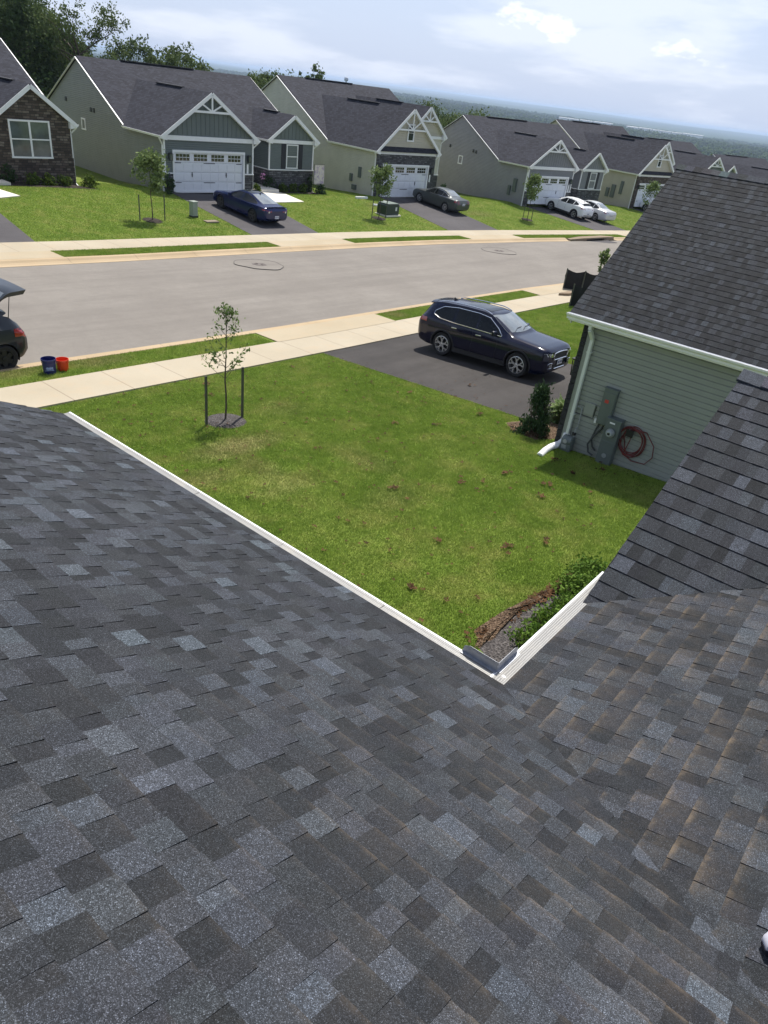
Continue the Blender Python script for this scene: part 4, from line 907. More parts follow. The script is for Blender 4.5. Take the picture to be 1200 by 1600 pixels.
# ------------------------------------------------------------------ cars
def paint(name, col, metal=.3, rough=.28):
    t = NT(name); n = t.noise(6, 4, .6); t.base(t.mix(t.mr(n, .3, .7, 0, .2), col, tuple(min(1, q*1.25+.002) for q in col))); t.set(rough, metal, .35, .3); return t.m
CP = dict(navy=paint('navy_paint', (.002, .004, .020), .05, .14), blue=paint('deep_blue_paint', (.005, .014, .070), .2, .2), grey=paint('grey_green_paint', (.075, .085, .085), .4, .32), dgrey=paint('charcoal_paint', (.03, .036, .044), .3, .3), white=paint('white_paint', (.75, .76, .77), 0, .35), silver=paint('silver_paint', (.50, .52, .54), .25, .35))
M['cglass'] = plain('car_glass', (.007, .009, .011), .07, spec=.35, var=.3)
M['wglass'] = plain('windscreen_glass', (.16, .185, .195), .04, spec=1.0, var=.5, vs=1.4, coat=1)
M['chrome'] = plain('chrome', (.75, .76, .78), .16, 1, var=.03)
M['rubber'] = plain('tyre_rubber', (.018, .018, .019), .85, var=.2)
M['alloy'] = plain('alloy', (.55, .56, .58), .28, .8, var=.05)
M['alloyD'] = plain('dark_alloy', (.10, .10, .11), .35, .6, var=.1)
M['steelw'] = plain('black_steel_wheel', (.02, .02, .022), .5, .2)
M['red'] = plain('tail_lamp_red', (.30, .01, .01), .15, spec=.8, coat=1)
M['lamp'] = plain('clear_lamp', (.45, .48, .5), .1, .3, spec=.9, coat=1)
M['clad'] = plain('black_cladding', (.014, .014, .016), .6)
M['plate'] = plain('licence_plate_white', (.62, .64, .68), .4)
M['platet'] = plain('licence_plate_figures', (.04, .06, .2), .5)

def gsm(a, s):
    k = np.exp(-.5*(np.arange(-12, 13)/s)**2); k /= k.sum(); return np.convolve(np.pad(a, 12, mode='edge'), k, 'valid')
class Car:
    def __init__(s, spec, L, n=150, blur=1.4):
        sp = np.array(spec, float); s.L = L; s.n = n; s.x = np.linspace(0, L, n)
        s.zb, s.zs, s.zt, s.wb, s.wt = [gsm(np.interp(s.x, sp[:, 0], sp[:, k]), blur) for k in range(1, 6)]
        s.sec = [s.section(i) for i in range(n)]
    def section(s, i):
        zb, zs, zt, wb, wt = s.zb[i], s.zs[i], s.zt[i], s.wb[i], s.wt[i]; h = zs-zb; e = min(.075, (zt-zs)*.35); P = [(0, zb), (.75*wb, zb), (.93*wb, zb+.03), (.985*wb, zb+.14*h), (wb, zb+.38*h), (wb*1.0, zb+.60*h), (wb*.992, zb+.84*h), (wb*.965, zs-.012), (wb*.94, zs+.012)]
        P += [(wb*.94+(wt-wb*.94)*.5, zs+.01+(zt-e-zs-.01)*.5), (wt, zt-e), (wt*.93, zt-e*.42), (wt*.74, zt-e*.12), (wt*.4, zt-e*.01), (0, zt)]
        return P
    def X(s, x): return s.L/2-x          # nose at +x
    def body(s):
        m = MB(); n = s.n; P = []; K = len(s.sec[0])
        for i in range(n):
            ring = [(s.X(s.x[i]), -y, z) for y, z in s.sec[i]]+[(s.X(s.x[i]), y, z) for y, z in s.sec[i][-2:0:-1]]; P += ring
        R_ = 2*K-2; F = []
        for i in range(n-1):
            for k in range(R_): F.append((i*R_+k, i*R_+(k+1) % R_, (i+1)*R_+(k+1) % R_, (i+1)*R_+k))
        F.append(tuple(range(R_))); F.append(tuple(reversed(range((n-1)*R_, n*R_)))); m.add(P, F); return m
    def prof(s, x):
        i = np.clip(np.searchsorted(s.x, x)-1, 0, s.n-2); t = (x-s.x[i])/(s.x[i+1]-s.x[i]); return [(a[0]*(1-t)+b[0]*t, a[1]*(1-t)+b[1]*t) for a, b in zip(s.sec[i], s.sec[i+1])]
    def sidey(s, x, z):
        P = s.prof(x)[3:]; 
        for a, b in zip(P, P[1:]):
            if a[1] <= z <= b[1]+1e-9: t = (z-a[1])/max(1e-6, b[1]-a[1]); return a[0]*(1-t)+b[0]*t
        return P[0][0] if z < P[0][1] else P[-1][0]
    def topz(s, x, y):
        P = s.prof(x)[8:]; y = abs(y)
        for a, b in zip(P, P[1:]):
            if b[0] <= y <= a[0]+1e-9: t = (a[0]-y)/max(1e-6, a[0]-b[0]); return a[1]*(1-t)+b[1]*t
        return P[0][1]
    def sidepatch(s, m, xs, zl, zu, off=.006, side=1, nz=4, th=.02):
        """patch on the flank; xs ascending from the nose, zl/zu heights at xs"""
        P = []; F = []
        for x, a, b in zip(xs, zl, zu):
            for k in range(nz+1): z = a+(b-a)*k/nz; P.append((s.X(x), -side*(s.sidey(x, z)+off), z))
        for i in range(len(xs)-1):
            for k in range(nz): q = i*(nz+1)+k; F.append((q, q+1, q+nz+2, q+nz+1))
        m.add(P, F)
    def toppatch(s, m, x0, x1, w0, w1, off=.006, nx=10, ny=8, bow=0):
        P = []; F = []
        for i in range(nx+1):
            x = x0+(x1-x0)*i/nx; w = w0+(w1-w0)*i/nx
            for k in range(ny+1): y = w*(2*k/ny-1); xx = x+bow*(y/max(w, .01))**2; P.append((s.X(xx), y, s.topz(xx, y)+off))
        for i in range(nx):
            for k in range(ny): q = i*(ny+1)+k; F.append((q, q+1, q+ny+2, q+ny+1))
        m.add(P, F)
    def endx(s, y, z, rear=False):
        rng = range(s.n-1, -1, -1) if rear else range(s.n)
        for i in rng:
            P = s.sec[i]
            if P[0][1] <= z <= P[-1][1]:
                best = 0
                for a, b in zip(P[1:], P[2:]):
                    if min(a[1], b[1]) <= z <= max(a[1], b[1]): t = (z-a[1])/(b[1]-a[1]) if abs(b[1]-a[1]) > 1e-6 else 0; best = max(best, a[0]+(b[0]-a[0])*t)
                if best >= abs(y): return s.x[i]
        return s.L/2
    def endpatch(s, m, ys, zl, zu, rear=False, off=.008, nz=4):
        P = []; F = []; sg = 1 if not rear else -1
        for y, a, b in zip(ys, zl, zu):
            for k in range(nz+1): z = a+(b-a)*k/nz; P.append((s.X(s.endx(y, z, rear))+sg*off, y, z))
        for i in range(len(ys)-1):
            for k in range(nz): q = i*(nz+1)+k; F.append((q, q+1, q+nz+2, q+nz+1))
        m.add(P, F)

def wheel(parent, loc, r, w, side, rimr, style, mat, n_sp=5, tyre=None):
    """hub axis along y; side -1 = right of car (y<0)"""
    m = MB(); hw = w/2; m.lathe([(rimr, -hw*.9), (rimr+.02, -hw), (r-.03, -hw), (r-.006, -hw*.7), (r, -hw*.3), (r, hw*.3), (r-.006, hw*.7), (r-.03, hw), (rimr+.02, hw), (rimr, hw*.9)], (0, 0, 0), 36, axis='Y', capb=False, capt=False)
    w_ = m.build('wheel', M['rubber'], parent, smooth=35, loc=loc)
    m = MB(); o = side*hw; m.lathe([(rimr, o*.92), (rimr-.018, o*.95), (rimr-.03, o*.55), (rimr-.04, o*.2)], (0, 0, 0), 36, axis='Y', capb=False, capt=False)
    m.lathe([(.065, o*.6), (.06, o*.86), (.03, o*.9)], (0, 0, 0), 16, axis='Y')
    for k in range(n_sp):
        a = 2*math.pi*k/n_sp+math.pi/2; d = Vector((math.cos(a), 0, math.sin(a))); t2 = Vector((-math.sin(a), 0, math.cos(a))); Yo = Vector((0, 1, 0))
        if style == 'y':
            m.bar(d*.05+Yo*o*.82, d*rimr*.52+Yo*o*.84, .055, .03, up=(0, 1, 0))
            for s_ in (-1, 1): m.bar(d*rimr*.48+Yo*o*.84, d*rimr*.97*math.cos(.32)+t2*s_*rimr*.97*math.sin(.32)+Yo*o*.86, .036, .03, up=(0, 1, 0))
        elif style == 'steel':
            m.bar(d*.05+Yo*o*.5, d*rimr*.95+Yo*o*.6, .11, .02, up=(0, 1, 0))
        else:
            m.bar(d*.05+Yo*o*.8, d*rimr*.97+Yo*o*.85, .035, .03, up=(0, 1, 0))
    ri = m.build('rim', mat, w_); 
    m = MB(); m.lathe([(rimr-.02, o*.1), (.02, o*.1)], (0, 0, 0), 24, axis='Y'); m.build('brake_disc', M['steelw'], w_)
    return w_

def make_car(name, label, cat, spec, L, paintm, wheels, r, tw, ww, style, rimm, glassx, group=None, screens=None, trim=None, feats=(), nsp=5, arch=.045, gate=None, sill=.0, cp=None):
    """spec rows: x from nose, z bottom, z belt, z top, half width, half width at roof edge"""
    car = thing(name, label, cat, group=group); c = Car(spec, L)
    bo = c.body().build('body', paintm, None, smooth=32)
    cut = MB()
    for wx in wheels:
        for s_ in (-1, 1): cut.lathe([(r+arch, s_*(tw+.25)), (r+arch, s_*(tw-.34))], (c.X(wx), 0, r), 40, axis='Y')
    if gate: gate(cut, c)
    co = cut.build('cut', paintm, None)
    b = bo.modifiers.new('b', 'BOOLEAN'); b.operation = 'DIFFERENCE'; b.object = co; b.solver = 'EXACT'
    bpy.context.view_layer.update(); dg = bpy.context.evaluated_depsgraph_get(); me = bpy.data.meshes.new_from_object(bo.evaluated_get(dg))
    bo.modifiers.clear(); bo.data = me; bpy.data.objects.remove(co); bo.parent = car
    me.polygons.foreach_set('use_smooth', [True]*len(me.polygons)); me.set_sharp_from_angle(angle=R(30))
    # arch liners and lips
    for wx in wheels:
        for s_ in (-1, 1):
            m = MB(); n = 20; P = []; F = []
            for i in range(n+1):
                a = math.pi*(i/n)*1.16-.25
                for yy, rr in ((tw-.33, r+arch-.008), (tw-.02, r+arch-.008)): P.append((c.X(wx)+rr*math.cos(a), s_*yy, r+rr*math.sin(a)))
            for i in range(n): F.append((2*i, 2*i+1, 2*i+3, 2*i+2))
            P2 = [(c.X(wx)+(r+arch)*math.cos(math.pi*i/12), s_*(tw-.32), r+(r+arch)*math.sin(math.pi*i/12)) for i in range(13)]
            m.add(P, F); m.poly(P2); m.build('arch_liner', M['clad'], car, fixn=False)
    if 'archclad' in feats:
        for wx in wheels:
            for s_ in (-1, 1):
                m = MB(); pts = [(c.X(wx)+(r+arch+.02)*math.cos(a), s_*(c.sidey(min(L-.02, max(.02, wx-(r+arch)*math.cos(a))), min(.95, r+(r+arch)*math.sin(a)))-.005), r+(r+arch+.02)*math.sin(a)) for a in [math.pi*(-.06+1.12*i/20) for i in range(21)]]; m.tube(pts, .03, 6); m.build('arch_cladding', M['clad'], car, smooth=40)
        for s_ in (-1, 1):
            m = MB(); xs = np.linspace(wheels[0]+r+arch, wheels[1]-r-arch, 12); c.sidepatch(m, xs, [c.prof(x)[2][1]+.0 for x in xs], [c.prof(x)[2][1]+.15 for x in xs], .012, s_)
            m.build('sill_cladding', M['clad'], car, smooth=40)
    for wx in wheels:
        for s_ in (-1, 1): wheel(car, (c.X(wx), s_*(tw-ww/2), r), r, ww, s_, r*.70, style, rimm, nsp)
    # glass
    xs, zl, zu, pillars = glassx; xs = np.array(xs); xx = np.linspace(xs[0], xs[-1], 46); L_ = np.interp(xx, xs, zl); U_ = np.interp(xx, xs, zu)
    for s_ in (-1, 1):
        edges = [xs[0]]+list(pillars)+[xs[-1]]
        for a, b_ in zip(edges, edges[1:]):
            q = np.linspace(a+(.03 if a != xs[0] else 0), b_-(.03 if b_ != xs[-1] else 0), 18); m = MB(); c.sidepatch(m, q, np.interp(q, xs, zl), np.interp(q, xs, zu), .005, s_); m.build('side_window', M['cglass'], car, smooth='all', fixn=False)
        m = MB(); pts = [(c.X(x), -s_*(c.sidey(x, z)+.008), z) for x, z in list(zip(xx, L_))+list(zip(xx[::-1], U_[::-1]))]
        m.tube(pts+[pts[0]], .011, 5); m.build('window_trim', trim or M['clad'], car, smooth=50)
    for (nm, a, b_, wa, wb_, bow, mt) in screens:
        m = MB(); c.toppatch(m, a, b_, wa, wb_, bow=bow); m.build(nm, M[mt], car, smooth='all', fixn=False)
    car_feats(car, c, feats, wheels, r, cp or {}, paintm)
    return car, c

def car_feats(car, c, feats, wheels, r, cp, pm):
    L = c.L
    # door seams
    m = MB()
    for x in cp.get('seams', []):
        zb_ = c.prof(x)[2][1]+.08; zt_ = cp.get('seamtop', c.prof(x)[7][1])
        for s_ in (-1, 1): m.tube([(c.X(x+.02*math.sin(k)), -s_*(c.sidey(x, z)+.0015), z) for k, z in enumerate(np.linspace(zb_, zt_, 8))], .004, 4)
    if m.f: m.build('door_seam', M['clad'], car)
    for (x, z) in cp.get('handles', []):
        for s_ in (-1, 1): m = MB(); m.bar((c.X(x-.09), -s_*(c.sidey(x, z)+.025), z), (c.X(x+.1), -s_*(c.sidey(x, z)+.025), z-.005), .025, .032); m.build('door_handle', M['chrome'] if 'chromehandle' in feats else pm, car, bevel=.006)
    mx, mz = cp['mirror']
    for s_ in (-1, 1):
        y = c.sidey(mx, mz-.06); m = MB(); m.box((c.X(mx)+.0, -s_*(y+.13), mz+.03), (.10, .22, .15)); m.box((c.X(mx)+.02, -s_*(y+.02), mz-.05), (.06, .12, .05)); m.build('wing_mirror', pm, car, bevel=.03)
    # front
    def endband(y0, y1, n=10): return np.linspace(y0, y1, n)
    if 'grille' in cp:
        hw, za, zb_ = cp['grille']; ys = endband(-hw, hw); m = MB(); c.endpatch(m, ys, [za]*10, [zb_-.03*(abs(y)/hw)**2 for y in ys]); gr = m.build('grille', M['clad'], car, smooth='all', fixn=False)
        m = MB(); pts = [(c.X(c.endx(y, z))+.018, y, z) for y, z in [(y, zb_-.03*(abs(y)/hw)**2) for y in ys]+[(hw*1.02, (za+zb_)/2)]+[(y, za) for y in ys[::-1]]+[(-hw*1.02, (za+zb_)/2)]]
        m.tube(pts+[pts[0]], .016, 6); 
        m.build('grille_surround', M['chrome'], gr, smooth=50)
        m = MB()
        for z in np.linspace(za+.03, zb_-.04, 4): m.tube([(c.X(c.endx(y, z))+.010, y, z) for y in ys*.95], .006, 4)
        m.build('grille_bar', M['steelw'], gr)
    for key, nm, mt in (('head', 'headlight', 'lamp'),):
        if key in cp:
            y0, y1, z0, z1, dz = cp[key]
            for s_ in (-1, 1):
                ys = endband(y0, y1, 12); m = MB(); c.endpatch(m, [s_*y for y in ys], [z0+dz*(y-y0)/(y1-y0) for y in ys], [z1+dz*(y-y0)/(y1-y0) for y in ys], off=.012); hl = m.build(nm, M[mt], car, smooth='all', fixn=False)
                m = MB(); yy = y0+.33*(y1-y0); 
                for f_ in (.3, .62): 
                    yy = y0+f_*(y1-y0); zz = (z0+z1)/2+dz*f_; m.lathe([(.035, 0), (.045, .012)], (c.X(c.endx(yy, zz))+.006, s_*yy, zz), 12, axis='X')
                m.build('lamp_reflector', M['chrome'], hl)
    if 'fog' in cp:
        y0, y1, z0, z1 = cp['fog']
        for s_ in (-1, 1):
            m = MB(); ys = endband(y0, y1, 6); c.endpatch(m, [s_*y for y in ys], [z0]*6, [z1]*6, off=.008); fg = m.build('fog_lamp', M['clad'], car, fixn=False)
            pts = [(c.X(c.endx(y, z))+.02, s_*y, z) for y, z in ((y1, z0), (y0+.02, z0), (y0, z1), (y1-.02, z1), (y1+.01, z1-.04))]; m = MB(); m.tube(pts, .011, 5); m.build('fog_trim', M['chrome'], fg)
            m = MB(); m.lathe([(.035, 0), (.04, .012)], (c.X(c.endx((y0+y1)/2, (z0+z1)/2))+.008, s_*(y0+y1)/2, (z0+z1)/2), 12, axis='X'); m.build('lamp_reflector', M['lamp'], fg)
    if 'lower' in cp:
        hw, z0, z1 = cp['lower']; m = MB(); ys = endband(-hw, hw, 14); c.endpatch(m, ys, [z0]*14, [z1]*14, off=.006); m.build('lower_intake', M['clad'], car, fixn=False, smooth='all')
        m = MB(); m.tube([(c.X(c.endx(y, z0))+.02, y, z0-.01) for y in ys*.8], .016, 6); m.build('skid_trim', M['chrome'], car, smooth=50)
    if 'plate' in cp:
        for (rear, z) in cp['plate']:
            m = MB(); sg = -1 if rear else 1; x = c.X(c.endx(0, z, rear))+sg*.022; m.box((x, 0, z), (.012, .31, .155)); pl = m.build('licence_plate', M['plate'], car)
            m = MB()
            for k in range(7):
                if k == 3: continue
                m.box((x+sg*.008, -.115+k*.038, z-.005), (.003, .024, .06)); 
            m.build('plate_figures', M['platet'], pl)
    if 'tail' in cp:
        y0, y1, z0, z1, dz = cp['tail']
        for s_ in (-1, 1):
            ys = endband(y0, y1, 8); m = MB(); c.endpatch(m, [s_*y for y in ys], [z0+dz*(y-y0)/(y1-y0) for y in ys], [z1+dz*(y-y0)/(y1-y0) for y in ys], rear=True, off=.012)
            if 'tailwrap' in cp:
                w = cp['tailwrap']; q = np.linspace(L-w-.08, L-.08, 6); c.sidepatch(m, q, [z0+dz+.03]*6, [z1+dz-.0]*6, .008, -s_)
            m.build('tail_light', M['red'], car, smooth='all', fixn=False)
    if 'tailbar' in cp:
        hw, z0, z1, mt = cp['tailbar']; m = MB(); ys = endband(-hw, hw, 10); c.endpatch(m, ys, [z0]*10, [z1]*10, rear=True, off=.012); m.build('boot_trim', M[mt], car, fixn=False, smooth='all')
    if 'reardark' in cp:
        hw, z0, z1 = cp['reardark']; m = MB(); ys = endband(-hw, hw, 12); c.endpatch(m, ys, [z0]*12, [z1]*12, rear=True, off=.007); m.build('rear_cladding', M['clad'], car, fixn=False, smooth='all')
    if 'reverse' in cp:
        y, z = cp['reverse']
        for s_ in (-1, 1): m = MB(); m.lathe([(.05, 0), (.055, -.012)], (c.X(c.endx(y, z, True))-.012, s_*y, z), 12, axis='X'); m.build('reversing_light', M['lamp'], car)
    if 'rails' in feats:
        a, b_ = cp['rails']
        for s_ in (-1, 1):
            xs = np.linspace(a, b_, 14); w = lambda x: c.prof(x)[10][0]-.05
            pts = [(c.X(x), s_*w(x), c.topz(x, w(x))+.015+.035*min(1, 5*min((x-a), (b_-x)))) for x in xs]; m = MB(); m.tube(pts, .017, 6); m.build('roof_rail', M['chrome'], car, smooth=50)
    if 'fin' in feats:
        x = cp['fin']; z = c.topz(x, 0); m = MB(); m.extr([(c.X(x-.10), -.015, z), (c.X(x+.10), -.015, z), (c.X(x+.09), -.008, z+.07)], (0, .03, 0)); m.build('roof_antenna', M['clad'], car)
    if 'spoiler' in cp:
        x, dz, ln = cp['spoiler']; m = MB(); ys = np.linspace(-c.prof(x)[10][0]*.97, c.prof(x)[10][0]*.97, 10); P = []
        for y in ys: P += [(c.X(x), y, c.topz(x, y)+.012), (c.X(x+ln), y, c.topz(x, y)+.012+dz)]
        P += [(p[0], p[1], p[2]-.03) for p in P]; n = 20; F = []
        for i in range(9): q = 2*i; F += [(q, q+2, q+3, q+1), (n+q, n+q+1, n+q+3, n+q+2), (q+1, q+3, n+q+3, n+q+1), (q, n+q, n+q+2, q+2)]
        F += [(0, 1, n+1, n), (18, n+18, n+19, 19)]; m.add(P, F); m.build('rear_spoiler', pm, car, smooth=40)
    if 'wipers' in cp:
        x, w = cp['wipers']; m = MB()
        for y0, y1 in ((-.55*w, .15*w), (.1*w, .75*w)): m.tube([(c.X(x), y0, c.topz(x, y0)+.03), (c.X(x+.10), (y0+y1)/2, c.topz(x+.1, (y0+y1)/2)+.02), (c.X(x+.12), y1, c.topz(x+.12, y1)+.018)], .009, 4)
        m.build('wiper', M['clad'], car)

def park(car, x, y, heading, wb=2.8, dz=.02, gf=None):
    """stand on the ground, tilted with it; heading = direction of the nose"""
    gf = gf or g; d = Vector((math.cos(heading), math.sin(heading), 0)); s_ = Vector((-d.y, d.x, 0)); h = lambda a, b: gf(x+d.x*a+s_.x*b, y+d.y*a+s_.y*b)
    z0 = (h(wb/2, .7)+h(wb/2, -.7)+h(-wb/2, .7)+h(-wb/2, -.7))/4+dz
    fw = Vector((d.x, d.y, (h(wb/2, 0)-h(-wb/2, 0))/wb)).normalized(); sd_ = Vector((s_.x, s_.y, (h(0, .8)-h(0, -.8))/1.6)).normalized(); up = fw.cross(sd_).normalized(); sd_ = up.cross(fw)
    car.rotation_euler = Matrix((fw, sd_, up)).transposed().to_euler(); car.location = (x, y, z0)

# --- dark navy three-row SUV in the near driveway
suv = [(0, .40, .82, .89, .64, .54), (.03, .30, .88, .955, .79, .68), (.12, .24, .93, 1.0, .865, .75), (.35, .20, .96, 1.045, .915, .80), (.9, .21, 1.00, 1.10, .935, .82), (1.28, .21, 1.03, 1.14, .94, .80), (1.55, .21, 1.04, 1.29, .94, .74), (2.15, .21, 1.06, 1.60, .94, .645), (2.5, .21, 1.065, 1.66, .94, .635), (3.2, .21, 1.08, 1.67, .94, .63), (4.0, .22, 1.10, 1.645, .93, .61), (4.38, .24, 1.12, 1.60, .915, .595), (4.52, .27, 1.12, 1.50, .89, .60), (4.66, .30, 1.10, 1.26, .875, .66), (4.76, .34, 1.02, 1.12, .84, .68), (4.80, .42, .94, 1.0, .76, .64)]
kia, kc = make_car('parked_suv', 'dark navy SUV with chrome trim parked on the near black driveway', 'car', suv, 4.80, CP['navy'], (.93, 3.71), .375, .945, .245, 'y', M['alloy'],
    ([1.62, 1.8, 2.2, 2.6, 3.4, 3.95, 4.22], [1.075, 1.08, 1.09, 1.10, 1.12, 1.155, 1.235], [1.10, 1.26, 1.50, 1.555, 1.56, 1.50, 1.33], [2.55, 3.42]),
    screens=[('windscreen', 1.36, 2.08, .74, .60, .10, 'wglass'), ('rear_window', 4.50, 4.66, .56, .66, 0, 'cglass'), ('sunroof', 2.35, 3.35, .42, .42, 0, 'cglass')], trim=M['chrome'], feats=('rails', 'fin', 'chromehandle', 'archclad'),
    cp=dict(seams=[1.72, 2.62, 3.5], handles=[(2.38, .955), (3.30, .985)], mirror=(1.80, 1.12), grille=(.42, .68, .90), head=(.46, .83, .76, .86, .06), fog=(.50, .70, .44, .60), lower=(.42, .42, .50), plate=[(False, .58), (True, .85)], tail=(.52, .78, .92, 1.08, .02), tailwrap=.30, rails=(2.2, 4.15), fin=3.95, spoiler=(4.36, -.02, .18), wipers=(1.40, .8)))
park(kia, 20.08, 11.10, R(-90), 2.78)
# badge and bonnet crease
# --- dark blue fastback across the street
tes = [(0, .36, .55, .58, .62, .5), (.05, .28, .62, .68, .80, .7), (.3, .20, .76, .84, .92, .80), (.9, .17, .86, .94, .965, .80), (1.35, .17, .90, 1.0, .97, .78), (1.7, .17, .92, 1.15, .97, .70), (2.3, .17, .93, 1.38, .965, .58), (2.8, .17, .94, 1.43, .965, .57), (3.3, .17, .95, 1.38, .965, .56), (3.9, .18, .97, 1.22, .96, .60), (4.4, .22, .98, 1.08, .95, .70), (4.80, .28, .96, 1.02, .90, .74), (4.9, .38, .90, .96, .84, .72), (4.94, .46, .76, .80, .74, .64)]
tc_, c1 = make_car('parked_fastback', 'dark blue fastback with a black roof, tail towards the street, at the green house', 'car', tes, 4.94, CP['blue'], (.98, 3.92), .355, .965, .245, 'y', M['alloyD'],
    ([1.65, 2.0, 2.4, 3.0, 3.6, 4.02], [.945, .95, .96, .975, 1.0, 1.03], [.98, 1.17, 1.30, 1.32, 1.21, 1.07], [2.75]),
    screens=[('windscreen', 1.5, 2.25, .70, .55, .08, 'wglass'), ('glass_roof', 2.32, 3.15, .50, .50, 0, 'cglass'), ('rear_window', 3.3, 4.35, .50, .58, 0, 'wglass')], trim=M['clad'], feats=('fin',),
    cp=dict(seams=[1.75, 2.8, 3.6], handles=[], mirror=(1.9, 1.0), grille=(.3, .5, .55), head=(.45, .78, .62, .70, .04), plate=[(True, .52)], tail=(.42, .80, .80, .90, .02), tailwrap=.2, reverse=(.62, .80), reardark=(.62, .34, .42), spoiler=(4.72, .02, .12), fin=3.3))
park(tc_, 30.55, 34.8, R(90)-.03, 2.94)
# --- grey-green saloon
cam_ = [(0, .36, .60, .62, .62, .5), (.05, .28, .68, .73, .78, .68), (.3, .20, .80, .87, .87, .74), (.9, .18, .90, .98, .91, .74), (1.3, .18, .94, 1.03, .912, .70), (1.6, .18, .95, 1.2, .912, .64), (2.05, .18, .96, 1.42, .91, .57), (2.6, .18, .97, 1.47, .91, .56), (3.1, .18, .98, 1.45, .91, .55), (3.5, .19, .99, 1.33, .91, .56), (3.95, .20, 1.01, 1.12, .905, .66), (4.3, .22, 1.01, 1.09, .89, .70), (4.68, .27, .99, 1.08, .85, .72), (4.78, .36, .90, .97, .80, .70), (4.82, .44, .76, .80, .72, .62)]
cm, c2 = make_car('parked_sedan', 'grey-green sedan with a pale sunlit roof, tail towards the street, at the beige house', 'car', cam_, 4.82, CP['grey'], (.95, 3.73), .335, .90, .215, 's', M['alloy'],
    ([1.5, 1.8, 2.1, 2.6, 3.1, 3.55, 3.8], [.97, .98, .99, 1.0, 1.01, 1.04, 1.08], [1.0, 1.18, 1.33, 1.37, 1.34, 1.20, 1.10], [2.35, 3.15]),
    screens=[('windscreen', 1.4, 2.0, .68, .55, .08, 'wglass'), ('rear_window', 3.2, 3.88, .50, .60, 0, 'wglass')], trim=M['chrome'], nsp=7,
    cp=dict(seams=[1.55, 2.4, 3.2], handles=[(2.2, .90), (3.05, .92)], mirror=(1.75, 1.04), grille=(.3, .55, .65), head=(.42, .76, .62, .74, .04), plate=[(True, .78)], tail=(.44, .80, .84, 1.0, .0), tailwrap=.22, tailbar=(.42, .92, .96, 'chrome')))
park(cm, 50.75, 35.2, R(90)-.10, 2.78)
# --- white crossover and silver-white saloon side by side
tx = [(0, .36, .66, .70, .62, .5), (.05, .30, .76, .84, .78, .66), (.3, .24, .90, .97, .88, .74), (.9, .22, .98, 1.06, .915, .76), (1.3, .22, 1.01, 1.12, .92, .74), (1.6, .22, 1.02, 1.3, .92, .66), (2.1, .22, 1.03, 1.51, .92, .59), (2.7, .22, 1.05, 1.55, .92, .57), (3.4, .23, 1.08, 1.50, .92, .55), (3.95, .25, 1.10, 1.40, .91, .55), (4.2, .27, 1.09, 1.25, .89, .62), (4.42, .32, 1.02, 1.10, .85, .68), (4.50, .40, .88, .92, .78, .66), (4.53, .46, .74, .78, .70, .60)]
t1, c3 = make_car('parked_crossover', 'white crossover with black lower cladding, nearest of the two white cars at the grey house', 'car', tx, 4.53, CP['white'], (.92, 3.62), .36, .915, .23, 's', M['alloy'],
    ([1.6, 1.85, 2.2, 2.8, 3.3, 3.75], [1.045, 1.05, 1.06, 1.08, 1.11, 1.17], [1.07, 1.24, 1.41, 1.43, 1.39, 1.25], [2.45, 3.25]),
    screens=[('windscreen', 1.4, 2.03, .70, .56, .08, 'wglass'), ('rear_window', 3.98, 4.24, .50, .58, 0, 'cglass')], trim=M['clad'], feats=('archclad', 'fin'), nsp=6, group='two white cars at the grey house',
    cp=dict(seams=[1.65, 2.5, 3.3], handles=[(2.3, .98)], mirror=(1.8, 1.10), grille=(.4, .5, .68), head=(.42, .78, .72, .80, .05), plate=[(True, .62)], tail=(.50, .84, .90, 1.02, .03), tailwrap=.25, reardark=(.74, .32, .50), spoiler=(3.9, -.01, .18), fin=3.7))
park(t1, 65.95, 31.4, R(90)-.20, 2.7)
t2, c4 = make_car('parked_sedan', 'silver-white sedan standing beyond the white crossover at the grey house', 'car', cam_, 4.82, CP['silver'], (.95, 3.73), .335, .90, .215, 's', M['alloy'],
    ([1.5, 1.8, 2.1, 2.6, 3.1, 3.55, 3.8], [.97, .98, .99, 1.0, 1.01, 1.04, 1.08], [1.0, 1.18, 1.33, 1.37, 1.34, 1.20, 1.10], [2.35, 3.15]),
    screens=[('windscreen', 1.4, 2.0, .68, .55, .08, 'wglass'), ('rear_window', 3.2, 3.88, .50, .60, 0, 'wglass')], trim=M['clad'], nsp=7, group='two white cars at the grey house',
    cp=dict(seams=[1.55, 2.4, 3.2], handles=[(2.2, .90)], mirror=(1.75, 1.04), grille=(.3, .55, .65), head=(.42, .76, .62, .74, .04), plate=[(True, .72)], tail=(.46, .82, .86, .96, .0), tailwrap=.22, tailbar=(.3, .84, .87, 'chrome')))
park(t2, 68.35, 30.3, R(90)-.22, 2.78)
t3 = copy_tree(t1); t3['label'] = 'white car at the cream house, mostly hidden by the small tree and the near roof'; del t3['group']
park(t3, 84.9, 29.6, R(90)-.20, 2.7)
